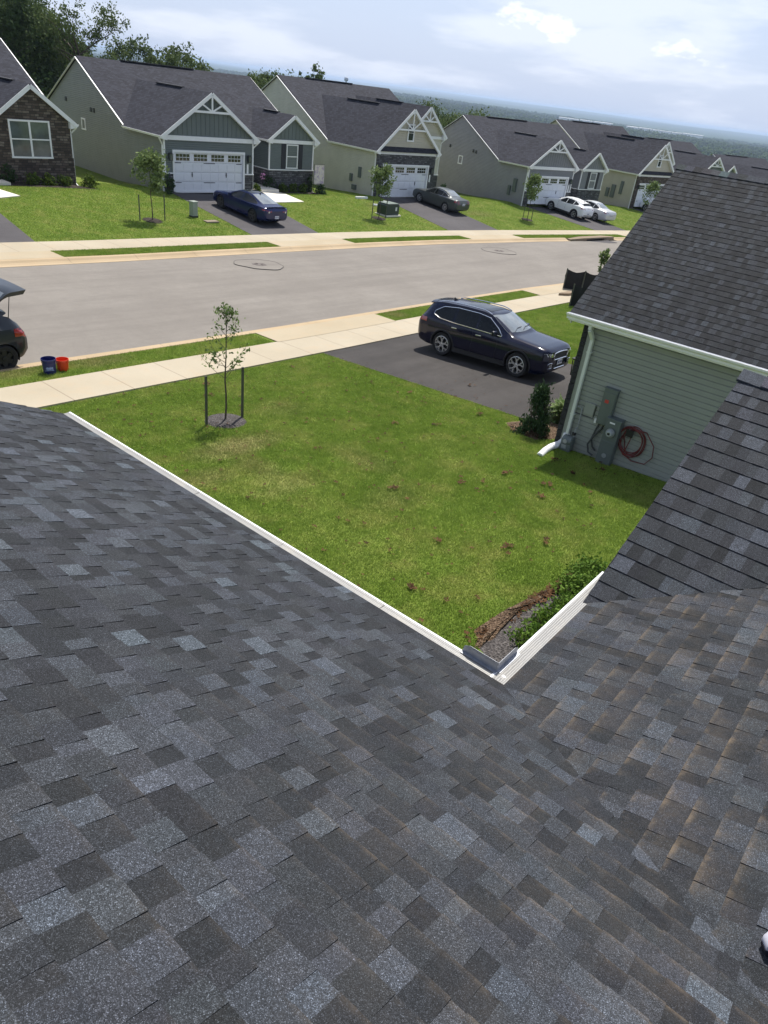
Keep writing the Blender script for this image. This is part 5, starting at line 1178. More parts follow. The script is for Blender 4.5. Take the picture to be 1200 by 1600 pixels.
# --- charcoal hatchback at the kerb with its tailgate up
ya = [(0, .34, .62, .65, .58, .48), (.05, .27, .72, .78, .74, .62), (.25, .20, .86, .93, .82, .68), (.7, .18, .95, 1.05, .845, .68), (1.0, .18, .97, 1.18, .848, .66), (1.5, .18, .98, 1.44, .848, .58), (2.0, .18, .99, 1.51, .848, .56), (2.7, .18, 1.01, 1.50, .848, .55), (3.35, .20, 1.03, 1.44, .84, .54), (3.55, .23, 1.03, 1.38, .83, .53), (3.74, .28, 1.0, 1.12, .81, .60), (3.84, .36, .90, .94, .77, .64), (3.89, .44, .74, .78, .70, .60)]
def gatecut(cut, c):
    # opening of the boot: a wedge through the tail above the bumper
    cut.box((c.X(3.62)-.40, 0, 1.14), (1.3, 1.16, .62), Matrix.Rotation(R(16), 3, 'Y'))
hb, c5 = make_car('parked_hatchback', 'charcoal hatchback at the left edge on the near kerb, tailgate open', 'car', ya, 3.89, CP['dgrey'], (.80, 3.26), .325, .84, .185, 'steel', M['steelw'],
    ([1.1, 1.4, 1.8, 2.3, 2.9, 3.25], [1.0, 1.0, 1.01, 1.03, 1.07, 1.13], [1.02, 1.24, 1.39, 1.41, 1.36, 1.24], [2.2, 2.95]),
    screens=[('windscreen', .95, 1.45, .64, .55, .08, 'wglass')], trim=M['clad'], nsp=6, gate=gatecut,
    cp=dict(seams=[1.2, 2.2, 3.0], handles=[(2.0, .93), (2.85, .95)], mirror=(1.3, 1.06), grille=(.3, .5, .6), head=(.38, .70, .68, .80, .05), plate=[], tail=(.60, .80, .80, 1.02, .0), tailwrap=.26))
# boot interior, tailgate, struts
m = MB(); m.box((c5.X(3.30), 0, .62), (.75, 1.1, .05)); m.box((c5.X(2.85), 0, .85), (.12, 1.12, .55)); m.build('boot_floor', M['clad'], hb)
gt = MB(); hx, hz_ = c5.X(3.22), 1.47; Lg_ = .98
def gp(s, y, o_): a = R(38); s = s*.9; return (hx-s*math.cos(a)+o_*math.sin(a)*1, y, hz_+s*math.sin(a)+o_*math.cos(a))
prof_ = [(0, .52, 0), (.2, .545, .03), (.5, .60, .045), (.62, .63, .03), (.80, .66, -.06), (.98, .66, -.16)]
P = []; F = []
for s_, w_, o_ in prof_:
    for k in range(9): y = w_*(k/4-1); P.append(gp(s_, y, o_+.03*(1-(k/4-1)**2)))
nP = len(P); P += [(p[0]+.06, p[1]*.95, p[2]-.11) for p in P]
for i in range(5):
    for k in range(8): q = i*9+k; F += [(q, q+1, q+10, q+9), (nP+q, nP+q+9, nP+q+10, nP+q+1)]
for i in range(5): F += [(i*9, i*9+9, nP+i*9+9, nP+i*9), (i*9+8, nP+i*9+8, nP+i*9+17, i*9+17)]
for k in range(8): F += [(k, nP+k, nP+k+1, k+1), (45+k, 46+k, nP+46+k, nP+45+k)]
gt.add(P, F); gto = gt.build('tailgate', CP['dgrey'], hb, smooth=30)
m = MB(); P = []; F = []
for s_, w_, o_ in [(.09, .44, .02), (.3, .48, .04), (.52, .52, .048)]:
    for k in range(9): y = w_*(k/4-1); P.append(gp(s_, y, o_+.037*(1-(k/4-1)**2)+.004))
for i in range(2):
    for k in range(8): q = i*9+k; F.append((q, q+1, q+10, q+9))
m.add(P, F); m.build('rear_window', M['wglass'], gto, smooth='all', fixn=False)
m = MB(); P = []
for s_ in (.16, .54):
    for y in (-.42, .42): P.append((gp(s_, y, -.055)[0]+.012, y, gp(s_, y, -.055)[2]-.02))
m.add(P, [(0, 1, 3, 2)]); m.build('inner_glass', M['cglass'], gto, fixn=False)
m = MB()
for s_ in (-1, 1): m.tube([(c5.X(3.52), s_*.60, 1.05), gp(.56, s_*.58, -.03)], [.012, .008], 6)
m.build('gas_strut', M['clad'], hb)
park(hb, 7.50-1.29, 18.12, R(180), 2.46, gf=lambda x, y: float(zr(x))+(.0 if y > 17.6 else .02))
# ------------------------------------------------------------------ plants
def leafquad(m, p, s, rnd, up=.0, long=1.0):
    a = Vector((rnd.gauss(0, 1), rnd.gauss(0, 1), rnd.gauss(0, 1)+up)).normalized(); b = a.cross(Vector((rnd.gauss(0, 1), rnd.gauss(0, 1), rnd.gauss(0, 1)))).normalized(); s1 = s*rnd.uniform(.7, 1.3); p = Vector(p)
    m.add([p-a*s1*long, p+b*s1*.55, p+a*s1*long, p-b*s1*.55], [(0, 1, 2, 3)])
def limb(m, p, d, L, r, rnd, depth, tips, bend=.25, split=(2, 3), taper=.62):
    pts = [Vector(p)]; dd = Vector(d).normalized(); n = 4
    for i in range(n): dd = (dd+Vector((rnd.uniform(-1, 1), rnd.uniform(-1, 1), rnd.uniform(-.3, .6)))*bend*.5).normalized(); pts.append(pts[-1]+dd*L/n)
    m.tube(pts, [r*(1-(1-taper)*i/n) for i in range(n+1)], 6 if depth < 3 else 4, cap=False)
    if depth >= 4 or r < .012: tips.append(pts[-1]); tips.append(pts[-2]); return
    if depth >= 2: tips.append(pts[-2])
    for k in range(rnd.randint(*split)):
        a = rnd.uniform(0, 2*math.pi); sp = rnd.uniform(.45, .95); nd = (dd+Vector((math.cos(a), math.sin(a), rnd.uniform(-.1, .35)))*sp).normalized()
        limb(m, pts[-1 if k == 0 else rnd.randint(2, 4)], nd, L*rnd.uniform(.6, .8), r*taper*rnd.uniform(.6, .85), rnd, depth+1, tips, bend, split, taper)
def tree(label, loc, H, Wd, leaf, seed, group, nleaf=5000, ls=.35, dens=1.0, trunkh=.3, name='tree', cat='tree', clump=1.0, bark='bark', low=0.1, shape=1.0):
    rnd = random.Random(seed); t_ = thing(name, label, cat, loc, rnd.uniform(0, 6), group); m = MB(); tips = []
    top = H*.55; pts = [Vector((0, 0, -.5)), Vector((0, 0, 0)), Vector((rnd.uniform(-.2, .2), rnd.uniform(-.2, .2), H*.2)), Vector((rnd.uniform(-.5, .5), rnd.uniform(-.5, .5), H*.42)), Vector((rnd.uniform(-.6, .6), rnd.uniform(-.6, .6), H*.7))]
    r0 = H*.018; m.tube(pts, [r0*1.4, r0*1.1, r0*.9, r0*.7, r0*.35], 8)
    for k in range(9):
        f = rnd.uniform(.22, .95); i = 2 if f < .5 else 3; p = pts[1].lerp(pts[4], f); a = 2*math.pi*k/9+rnd.uniform(-.4, .4); limb(m, p, (math.cos(a), math.sin(a), rnd.uniform(.35, 1.1)), Wd*rnd.uniform(.32, .5), r0*.45, rnd, 1, tips, split=(2, 3))
    m.build('trunk', M[bark], t_, smooth=60)
    m = MB(); centres = []
    for p in tips:
        if p.z > H*low: centres.append((p, rnd.uniform(.5, 1.1)*Wd*.16*clump))
    nshell = int(46*dens)
    for k in range(nshell):
        z = rnd.uniform(trunkh, 1)**.8*H; rr = Wd*.5*math.sqrt(max(.02, 1-((z/H-.55)/.5)**2*shape))*rnd.uniform(.45, 1.0); a = rnd.uniform(0, 6.283); centres.append((Vector((rr*math.cos(a), rr*math.sin(a), z*.96)), rnd.uniform(.6, 1.25)*Wd*.13*clump))
    for i in range(nleaf):
        c, r_ = centres[rnd.randrange(len(centres))]; q = Vector((rnd.gauss(0, 1), rnd.gauss(0, 1), rnd.gauss(0, .75)))*r_*.55
        leafquad(m, c+q, ls, rnd, .4)
    m.build('crown', M[leaf], t_, fixn=False); return t_
woods = 'tall trees behind the houses across the street'
def az(a, d): return d*math.cos(R(a)), d*math.sin(R(a))
specs = [  # azimuth, distance, crown-top elevation, width, leaf, seed, label, density, leaves
    (65.2, 104, 1.2, 8.0, 'leafD', 1, 'broad dark tree cut by the left edge of the photo', 1.2, 8000),
    (62.9, 108, 1.55, 7.2, 'leafD', 2, 'dark dense tree with the highest crown of the left mass', 1.1, 8000),
    (61.6, 112, .1, 4.2, 'leafD', 3, 'narrow dark tree just left of the tall open tree', 1.0, 5000),
    (59.5, 104, 2.15, 6.4, 'leafM', 4, 'tallest tree, airy crown with bare limbs against the sky', .35, 2600),
    (60.6, 118, -.5, 5.5, 'leafD', 18, 'dark tree standing lower behind the tallest airy tree', 1.0, 5000),
    (57.7, 112, -.75, 3.8, 'leafM', 5, 'lighter rounded tree just right of the tallest airy tree', 1.0, 4500),
    (55.8, 118, .85, 4.4, 'leafM', 6, 'spiky topped tree above the middle of the green ridge', .6, 2600),
    (54.0, 118, .95, 4.8, 'leafM', 7, 'ragged tree above the ridge vent of the green house', .6, 2600),
    (52.8, 120, .6, 3.8, 'leafM', 8, 'smallest tree at the right end of the group over the green house', .6, 1800),
    (48.5, 120, -.45, 5, 'leafM', 9, 'low round tree left of the beige house peak', .9, 3600),
    (45.8, 124, .1, 4.6, 'leafM', 10, 'open tree rising behind the peak of the beige house', .5, 2400),
    (34.2, 130, -2.0, 7, 'leafM', 14, 'tree in the gap between the beige and grey houses', 1, 3500),
    (32.4, 136, -2.5, 7, 'leafM', 15, 'lower tree just left of the grey house peak', 1, 3500),
    (15.5, 170, -1.75, 7, 'leafL', 16, 'yellow-green tree behind the pale blue house', 1, 2500),
    (12.3, 175, -1.75, 7, 'leafL', 17, 'yellow-green tree at the right edge beyond the last roof', 1, 2500)]
for a, d, el, wd, lf, sd_, lab, dens, nl in specs:
    x, y = az(a, d); z = g(x, y); H = math.tan(R(el+(.45 if dens < .7 else .1)))*d-z
    tree(lab, (x, y, z), H, wd, lf, sd_, woods, nleaf=int(nl*2.2), ls=.15 if dens < .5 else .19, dens=dens, trunkh=.12 if dens > .5 else .45, low=.05 if dens > .5 else .4, clump=1.15 if dens > .5 else .7, bark='bark')
# understorey of the wood: one leafy mass below the countable crowns
rnd = random.Random(77); m = MB()
for k in range(260):
    a = rnd.uniform(51.5, 69); d = rnd.uniform(100, 132); x, y = az(a, d); zt = rnd.uniform(-6, -1.2 if a > 58 else -2.6); 
    for i in range(110):
        leafquad(m, (x+rnd.gauss(0, 1.8), y+rnd.gauss(0, 1.8), zt-abs(rnd.gauss(0, 3.0))), .28, rnd, .5)
tag(m.build('understorey', M['leafD'], None, fixn=False), 'dense dark green undergrowth behind the left houses', 'woodland', kind='stuff')

def sapling(label, loc, H, seed, wd, nleaf, group, ls=.06, leaf='leafL', stakes=2, bare=.35, conic=1.0, mul=.7, stakeh=1.25, rot=0):
    rnd = random.Random(seed); t_ = thing('sapling', label, 'young tree', loc, 0, group); m = MB(); lean = rnd.uniform(-.03, .03)
    P = [Vector((lean*H*k/8+.015*math.sin(k*1.3), .01*math.cos(k*2.1), H*k/8)) for k in range(9)]; P[0].z = -.1; m.tube(P, [.022*(1-k/9)*H/2.6+.004 for k in range(9)], 7)
    tips = []
    for k in range(int(16*conic+6)):
        f = bare+(1-bare)*rnd.random(); p = P[int(f*8)].lerp(P[min(8, int(f*8)+1)], (f*8) % 1); a = rnd.uniform(0, 6.28); L = wd*rnd.uniform(.55, 1.0)*((1.3-f)*.62 if bare < .4 else (.35+.65*math.sin(math.pi*min(1, .12+(f-bare)/(1-bare)))))
        q = [p]; d = Vector((math.cos(a), math.sin(a), rnd.uniform(.25, .9))).normalized()
        for s in range(3): d = (d+Vector((0, 0, .16))).normalized(); q.append(q[-1]+d*L/3)
        m.tube(q, [.007, .006, .004, .003], 4, cap=False); tips += [q[1].lerp(q[2], .5), q[2], q[2].lerp(q[3], .5), q[3]]
    tips += [P[8], P[7].lerp(P[8], .5)]
    m.build('trunk', M['bark'], t_, smooth=60); m = MB()
    for i in range(nleaf):
        c = tips[rnd.randrange(len(tips))]; leafquad(m, c+Vector((rnd.gauss(0, 1), rnd.gauss(0, 1), rnd.gauss(0, .8)))*(.05 if bare < .4 else .15), ls, rnd, -.3, 1.2)
    m.build('crown', M[leaf], t_, fixn=False)
    return t_
def stake(loc, h, label, group, tilt=(0, 0)):
    m = MB(); m.box((tilt[0]*h/2, tilt[1]*h/2, h/2-.1), (.045, .045, h+.2)); o = m.build('tree_stake', M['stake'], None, label=label, cat='stake', group=group, loc=loc, bevel=.004); return o
def disc(name, c, rx, ry, mat, label, cat, dz=.03, seed=0, n=40, kind=None, dome=.04, group=None):
    rnd = random.Random(seed); m = MB(); P = [(c[0], c[1], g(*c)+dz+dome)]; F = []
    for ring, fr in ((1, .5), (2, .85), (3, 1.0)):
        for k in range(n):
            a = 6.2832*k/n; w = 1+(rnd.uniform(-.06, .06) if ring == 3 else 0); x = c[0]+rx*fr*w*math.cos(a); y = c[1]+ry*fr*w*math.sin(a); P.append((x, y, g(x, y)+(dz+dome*(1-fr) if ring < 3 else -.02)))
    for k in range(n):
        F.append((0, 1+k, 1+(k+1) % n))
        for r_ in range(2): a = 1+r_*n; F.append((a+k, a+(k+1) % n, a+n+(k+1) % n, a+n+k))
    m.add(P, F); return m.build(name, mat, None, label=label, cat=cat, kind=kind, group=group, smooth='all')
# near sapling, its two stakes and the mulch ring
sg_ = (9.72, 11.74)
disc('mulch_ring', sg_, .50, .50, M['mulchG'], 'round bed of grey mulch around the near sapling', 'mulch bed', seed=3)
sapling('thin young tree with sparse leaves in the near lawn between two stakes', (sg_[0], sg_[1], g(*sg_)+.05), 2.42, 5, 1.55, 520, None, ls=.036, leaf='leafL', bare=.36)
stake((9.22, 11.78, g(9.22, 11.78)+.03), 1.12, 'dark wooden stake left of the near sapling', 'stakes of the near sapling')
stake((10.15, 11.68, g(10.15, 11.68)+.03), 1.20, 'dark wooden stake right of the near sapling', 'stakes of the near sapling', (.012, 0))
for k, (x, y, H, sd_, wd, n_, lab) in enumerate([(23.3, 33.9, 3.1, 21, 1.15, 1500, 'leafy round-headed sapling in front of the green house'), (41.0, 33.3, 3.15, 22, 1.1, 1300, 'leafy sapling beside the dark green utility box'), (57.3, 30.7, 3.2, 23, 1.1, 1300, 'leafy sapling on the lawn of the grey house'), (76.5, 28.0, 3.3, 24, 1.3, 1300, 'leafy sapling in front of the cream house by the roof edge')]):
    disc('mulch_ring', (x, y), .55, .55, M['mulchD'], 'mulch circle under the '+lab.replace('leafy ', ''), 'mulch bed', seed=k)
    sapling(lab, (x, y, g(x, y)), H, sd_, wd, n_, 'young trees on the far lawns', ls=.085, bare=.42)
    for s_, w in ((-.75, 'left'), (.75, 'right')): stake((x+s_, y+.0, g(x+s_, y)), 1.25, 'thin stake %s of the %s' % (w, lab.replace('leafy ', '').replace('round-headed ', '')), 'stakes on the far lawns')

def bush(name, label, loc, w, h, leaf, seed, n=700, ls=.035, group=None, cat='shrub', conic=0, spiky=0):
    rnd = random.Random(seed); t_ = thing(name, label, cat, loc, 0, group); m = MB()
    for k in range(14):
        a = rnd.uniform(0, 6.28); m.tube([(0, 0, -.05), (w*.2*math.cos(a), w*.2*math.sin(a), h*.4), (w*.38*math.cos(a), w*.38*math.sin(a), h*.75)], [.012, .008, .004], 4)
    m.build('stem', M['bark'], t_)
    m = MB(); cl = []
    for k in range(36 if n > 300 else 18):
        z = rnd.random(); rr = w/2*((1-z)**.8 if conic else math.sqrt(max(0, 1-(z*1.6-.65)**2)))*rnd.uniform(.4, 1); a = rnd.uniform(0, 6.28); cl.append((rr*math.cos(a), rr*math.sin(a), z*h*.95))
    for i in range(n):
        c = cl[rnd.randrange(len(cl))]; r_ = w*.10; leafquad(m, (c[0]+rnd.gauss(0, r_), c[1]+rnd.gauss(0, r_), max(.02, c[2]+rnd.gauss(0, r_))), ls, rnd, 2.2 if spiky else .3, 1.5 if spiky else 1)
    m.build('foliage', M[leaf], t_, fixn=False); return t_
# bed by the neighbour's corner
def bedmesh(name, pts, mat, label, dz=.03, seed=0, cat='mulch bed', kind=None):
    m = MB(); c = (sum(p[0] for p in pts)/len(pts), sum(p[1] for p in pts)/len(pts)); rnd = random.Random(seed); out = []
    n = len(pts)
    for i in range(n):
        a, b = pts[i], pts[(i+1) % n]
        for k in range(6): t_ = k/6; out.append((a[0]+(b[0]-a[0])*t_+rnd.uniform(-.04, .04), a[1]+(b[1]-a[1])*t_+rnd.uniform(-.04, .04)))
    P = [(c[0], c[1], g(*c)+dz+.04)]+[(c[0]+(x-c[0])*.6, c[1]+(y-c[1])*.6, g(c[0]+(x-c[0])*.6, c[1]+(y-c[1])*.6)+dz+.03+rnd.uniform(0, .02)) for x, y in out]+[(x, y, g(x, y)-.03) for x, y in out]; q = len(out)
    F = [(0, 1+k, 1+(k+1) % q) for k in range(q)]+[(1+k, 1+(k+1) % q, 1+q+(k+1) % q, 1+q+k) for k in range(q)]; m.add(P, F)
    return m.build(name, mat, None, label=label, cat=cat, kind=kind, smooth='all')
BEDN = [(14.75, 7.15), (15.25, 7.75), (15.9, 7.5), (16.6, 7.25), (16.6, 6.15), (15.3, 6.15), (14.75, 6.5)]
bedmesh('mulch_bed', BEDN, M['mulchB'], 'brown mulch bed at the corner of the sage house beside the driveway', seed=4)
bush('juniper_shrub', 'dark upright conical evergreen in the mulch bed at the sage house corner', (15.18, 6.82, g(15.2, 6.8)), .78, 1.2, 'leafJ', 31, 4200, .03, conic=1, spiky=1)
pt = thing('potted_hosta', 'green pot of variegated pale leaves beside the conical evergreen', 'potted plant', (16.42, 6.75, g(16.4, 6.75)))
m = MB(); m.lathe([(.20, 0), (.28, .36), (.30, .38), (.27, .38), (.22, .3)], (0, 0, .0), 20, capt=True); m.build('pot', plain('olive_pot', (.035, .06, .02), .5), pt, smooth=40)
m = MB(); rnd = random.Random(9)
for k in range(120):
    a = rnd.uniform(0, 6.28); e = rnd.uniform(.15, 1.4); L = rnd.uniform(.28, .46); d = Vector((math.cos(a)*math.cos(e), math.sin(a)*math.cos(e), math.sin(e))); s_ = Vector((-math.sin(a), math.cos(a), 0)); p = Vector((0, 0, .34)); q = p+d*L*.6; r_ = q+(d*.6-Vector((0, 0, .45))).normalized()*L*.5; w = .055
    m.add([p, q-s_*w, r_, q+s_*w], [(0, 1, 2), (0, 2, 3)])
m.build('leaves', M['hosta'], pt, fixn=False)
pt = thing('clay_pot', 'terracotta bowl with a pale lid on stones by the sage house corner', 'pot', (17.35, 6.85, g(17.3, 6.9)))
m = MB(); m.lathe([(.16, 0), (.22, .12), (.24, .24), (.2, .26)], n=18); m.build('bowl', plain('terracotta', (.33, .14, .06), .8), pt, smooth=40)
m = MB(); m.lathe([(.02, .27), (.22, .27), (.25, .30), (.12, .37), (.02, .38)], n=18); m.build('lid', plain('pale_ceramic', (.6, .48, .4), .4), pt, smooth=40)
m = MB(); m.lathe([(.05, 0), (.035, .18), (.06, .22), (.04, .28)], n=10); tag(m.build('garden_ornament', M['white'], None, loc=(16.62, 7.15, g(16.6, 7.15))), 'small white garden ornament behind the potted pale-leaved plant', 'ornament')
# our own bed below the valley corner
BEDO = [(6.6, 3.0), (7.1, 3.42), (8.0, 3.34), (9.0, 3.2), (9.7, 2.85), (9.9, 2.0), (6.3, 2.0)]
bedmesh('mulch_bed', BEDO, M['mulchG'], 'curved grey mulch bed below the white gutter corner', seed=6)
bedmesh('mulch_edge', [(6.75, 3.16), (7.1, 3.40), (8.0, 3.32), (9.0, 3.17), (9.5, 2.98), (9.35, 2.93), (8.9, 3.05), (8.0, 3.18), (7.2, 3.24), (6.9, 3.08)], M['mulchB'], 'strip of brown dead leaves along the edge of the grey mulch bed', dz=.06, seed=8, cat='leaves', kind='stuff')
for k, (x, y, w, h, lab) in enumerate([(7.35, 2.68, .6, .42, 'bright green low shrub nearest the gutter corner'), (7.95, 2.68, .6, .42, 'low green shrub, second from the gutter corner'), (8.6, 2.68, .55, .4, 'low green shrub in the middle of the grey mulch bed'), (9.15, 2.9, .6, .42, 'darker low shrub towards the upper end of the grey mulch bed'), (9.7, 2.95, .6, .4, 'last low shrub beside the far end of the gutter')]):
    bush('low_shrub', lab, (x, y-.12, g(x, y)+.03), w*1.15, h*.6, 'leafB', 60+k, 1500, .032, 'low shrubs in the bed under the gutter')
# shrubs across the street
for k, (x, y, w, h, lf, lab) in enumerate([(20.9, 41.2, .7, .6, 'leafS', 'light green shrub under the twin window, leftmost'), (21.7, 41.05, .7, .6, 'leafS', 'light green shrub under the twin window, second from left'), (22.55, 40.9, .72, .55, 'leafS', 'light green shrub under the right side of the twin window'), (23.9, 40.7, .8, .65, 'leafS', 'light green shrub at the right end of the stone-front bed'),
        (19.9, 42.0, .9, 1.0, 'leafJ', 'dark shrub against the stone wall left of the light ones'), (23.7, 42.3, .5, 1.5, 'leafJ', 'dark columnar shrub at the stone corner'),
        (38.9, 40.6, .6, .6, 'leafS', 'round clipped shrub under the shuttered window, left'), (39.75, 40.45, .6, .6, 'leafS', 'round clipped shrub under the shuttered window, middle'), (40.6, 40.3, .6, .6, 'leafS', 'round clipped shrub under the shuttered window, right'),
        (38.0, 41.1, .9, 1.0, 'leafJ', 'dark loose shrub against the grey stone, left of the round ones'), (41.5, 40.6, .5, 1.3, 'leafJ', 'dark upright shrub beside the garden flag'), (41.9, 39.8, .75, .65, 'leafJ', 'low dark shrub under the garden flag'),
        (28.2, 39.2, .6, 1.2, 'leafJ', 'dark shrub between the garage corner and the driveway of the green house'), (35.5, 39.6, .5, .7, 'leafS', 'small yellow-green plant right of the green house garage'),
        (54.9, 37.8, .9, .7, 'leafS', 'bushy planting right of the beige house garage'), (55.6, 38.4, .6, 1.1, 'leafJ', 'dark upright plant behind the bushy planting at the beige house')]):
    bush('shrub', lab, (x, y, g(x, y)), w, h, lf, 90+k, 420, .07, 'shrubs along the house fronts')
bedmesh('mulch_bed', [(18.6, 40.9), (20.5, 40.55), (22.6, 40.2), (24.3, 39.9), (24.8, 40.6), (24.2, 42.0), (19, 42.3)], M['mulchD'], 'dark mulch bed along the stone-front house', seed=11)
bedmesh('mulch_bed', [(37.7, 40.0), (40, 39.8), (42.3, 39.3), (42.6, 40.3), (41.5, 41.2), (37.9, 41.7)], M['mulchD'], 'dark mulch bed under the shuttered window of the green house', seed=12)
# dead leaves on the lawn and drive
rnd = random.Random(15); m = MB()
def deadleaf(x, y, s, z=None):
    z = (g(x, y) if z is None else z)+.045; a = rnd.uniform(0, 6.28)
    for k in range(rnd.randint(2, 5)):
        b = a+k*1.3; d = Vector((math.cos(b), math.sin(b), rnd.uniform(.0, .5))); t_ = Vector((-math.sin(b), math.cos(b), rnd.uniform(-.3, .4))); p = Vector((x, y, z)); m.add([p, p+d*s*.6-t_*s*.3, p+d*s, p+d*s*.6+t_*s*.3], [(0, 1, 2), (0, 2, 3)])
for k in range(520):
    x = rnd.uniform(5.5, 16.5); y = rnd.uniform(3.5, 14.6)
    if x > 15.5 and y > 7.2 and rnd.random() < .6: continue
    deadleaf(x, y, rnd.choice((.025, .03, .04, .055)))
for x, y in [(11.9, 4.9), (12.6, 5.1), (10.3, 3.9), (9.6, 4.3), (12.4, 5.9), (13.6, 5.0), (14.0, 5.6), (8.9, 5.2), (7.4, 4.6), (11.2, 6.3), (9.9, 7.0), (12.8, 9.3), (13.6, 8.6), (15.2, 8.4), (17.2, 9.9), (14.3, 4.6), (11.0, 14.0), (10.5, 13.3)]:
    for k in range(4): deadleaf(x+rnd.uniform(-.09, .09), y+rnd.uniform(-.07, .07), rnd.uniform(.05, .08))
for k in range(60): deadleaf(rnd.uniform(15.9, 21), rnd.uniform(7.3, 12), .03)
for k in range(150): t_ = rnd.random(); deadleaf(6.9+t_*2.7+rnd.gauss(0, .05), 3.26-.3*t_**1.3+rnd.gauss(0, .06), .05, g(8, 3.4)+.05)
for k in range(60): deadleaf(rnd.uniform(14.8, 15.4), rnd.uniform(6.4, 7.5), .05)
tag(m.build('fallen_leaves', M['deadleaf'], None, fixn=False), 'scattered dry brown leaves on the near lawn', 'leaves', kind='stuff')

# ------------------------------------------------------------------ grass blades
def inpoly(x, y, P):
    r_ = np.zeros(len(x), bool); n = len(P)
    for i in range(n):
        (x1, y1), (x2, y2) = P[i], P[(i+1) % n]; c_ = ((y1 > y) != (y2 > y)) & (x < (x2-x1)*(y-y1)/((y2-y1) if y2 != y1 else 1e-9)+x1); r_ ^= c_
    return r_
def blades(name, x, y, h, w, seed, label):
    rs = np.random.RandomState(seed); n = len(x); z = G(x, y)-.01; a = rs.uniform(0, 6.283, n); l = rs.uniform(.1, .9, n)*h; la = rs.uniform(0, 6.283, n)
    P = np.zeros((n, 3, 3)); P[:, 0] = np.stack([x-w*np.cos(a), y-w*np.sin(a), z], 1); P[:, 1] = np.stack([x+w*np.cos(a), y+w*np.sin(a), z], 1); P[:, 2] = np.stack([x+l*np.cos(la), y+l*np.sin(la), z+h], 1)
    me = bpy.data.meshes.new(name); me.vertices.add(3*n); me.vertices.foreach_set('co', P.ravel()); me.loops.add(3*n); me.loops.foreach_set('vertex_index', np.arange(3*n)); me.polygons.add(n); me.polygons.foreach_set('loop_start', np.arange(0, 3*n, 3)); me.materials.append(M['blade']); me.update(); me.validate()
    return link(name, me, None, label, 'grass', None, 'stuff')
rs = np.random.RandomState(2)
blocks = list(DRV.values())+PATHS+[BEDN, BEDO]
def keep(x, y):
    k = np.ones(len(x), bool)
    for b in blocks:
        if b is BEDN or b is BEDO:
            cx_ = sum(p[0] for p in b)/len(b); cy_ = sum(p[1] for p in b)/len(b); b = [(cx_+(p[0]-cx_)*.93, cy_+(p[1]-cy_)*.93) for p in b]
        k &= ~inpoly(x, y, b)
    k &= ((x-sg_[0])**2+(y-sg_[1])**2) > .47**2
    return k
x = rs.uniform(3, 33, 1750000); y = rs.uniform(0.9, 14.72, 1750000); dist = np.hypot(x, y)
k = (y < yn(x)-3.08) & ~((x > 14.9) & (x < 23) & (y < 6.1)) & ~((x > 22.9) & (y < 6)) & keep(x, y) & (rs.uniform(0, 1, len(x)) < np.clip(15/dist, .35, 1))
dead = np.minimum(((x-8.95)/1.1)**2+((y-10.45)/.45)**2, ((x-8.4)/.8)**2+((y-8.7)/.7)**2); k &= (dead > .7+.5*np.sin(x*7+y*5)) | (rs.uniform(0, 1, len(x)) < .6)
x, y = x[k], y[k]; clump = .6+.4*np.sin(x*3.1+np.sin(y*2.3)*2)*np.sin(y*2.7+1)
blades('lawn_grass', x, y, (.028+.035*rs.uniform(0, 1, len(x)))*(.8+.4*clump), .0035+.0004*np.hypot(x, y), 5, 'mown green grass of the near lawn')
x = rs.uniform(4, 44, 120000); y = yn(x)-rs.uniform(.62, 1.58, len(x)); k = ~((x > 15.4) & (x < 21.4)) & ~((x > 32.8) & (x < 42))
ends = np.minimum.reduce([np.abs(x-15.4), np.abs(x-21.4), np.abs(x-32.8)]); dy = yn(x)-y; k &= (ends > .15)
x, y = x[k], y[k]; blades('verge_grass', x, y, .05+.04*rs.uniform(0, 1, len(x)), .008, 6, 'strip of grass between the near kerb and the pavement')
x = rs.uniform(14, 64, 150000); y = yf(x)+rs.uniform(.62, 1.63, len(x)); k = (x > 15.2) & ~((x > 26.9) & (x < 32.8)) & ~((x > 43.5) & (x < 49.3)) & (x < 63); x, y = x[k], y[k]
blades('verge_grass', x, y, .05+.05*rs.uniform(0, 1, len(x)), .014, 7, 'strip of grass between the far kerb and the pavement')
x = rs.uniform(8, 92, 900000); y = yf(x)+rs.uniform(3.3, 16, len(x)); k = keep(x, y) & (rs.uniform(0, 1, len(x)) < np.clip(30/np.hypot(x, y), .2, 1)); x, y = x[k], y[k]
blades('lawn_grass', x, y, .035+.035*rs.uniform(0, 1, len(x)), .016, 8, 'green lawns in front of the houses across the street')

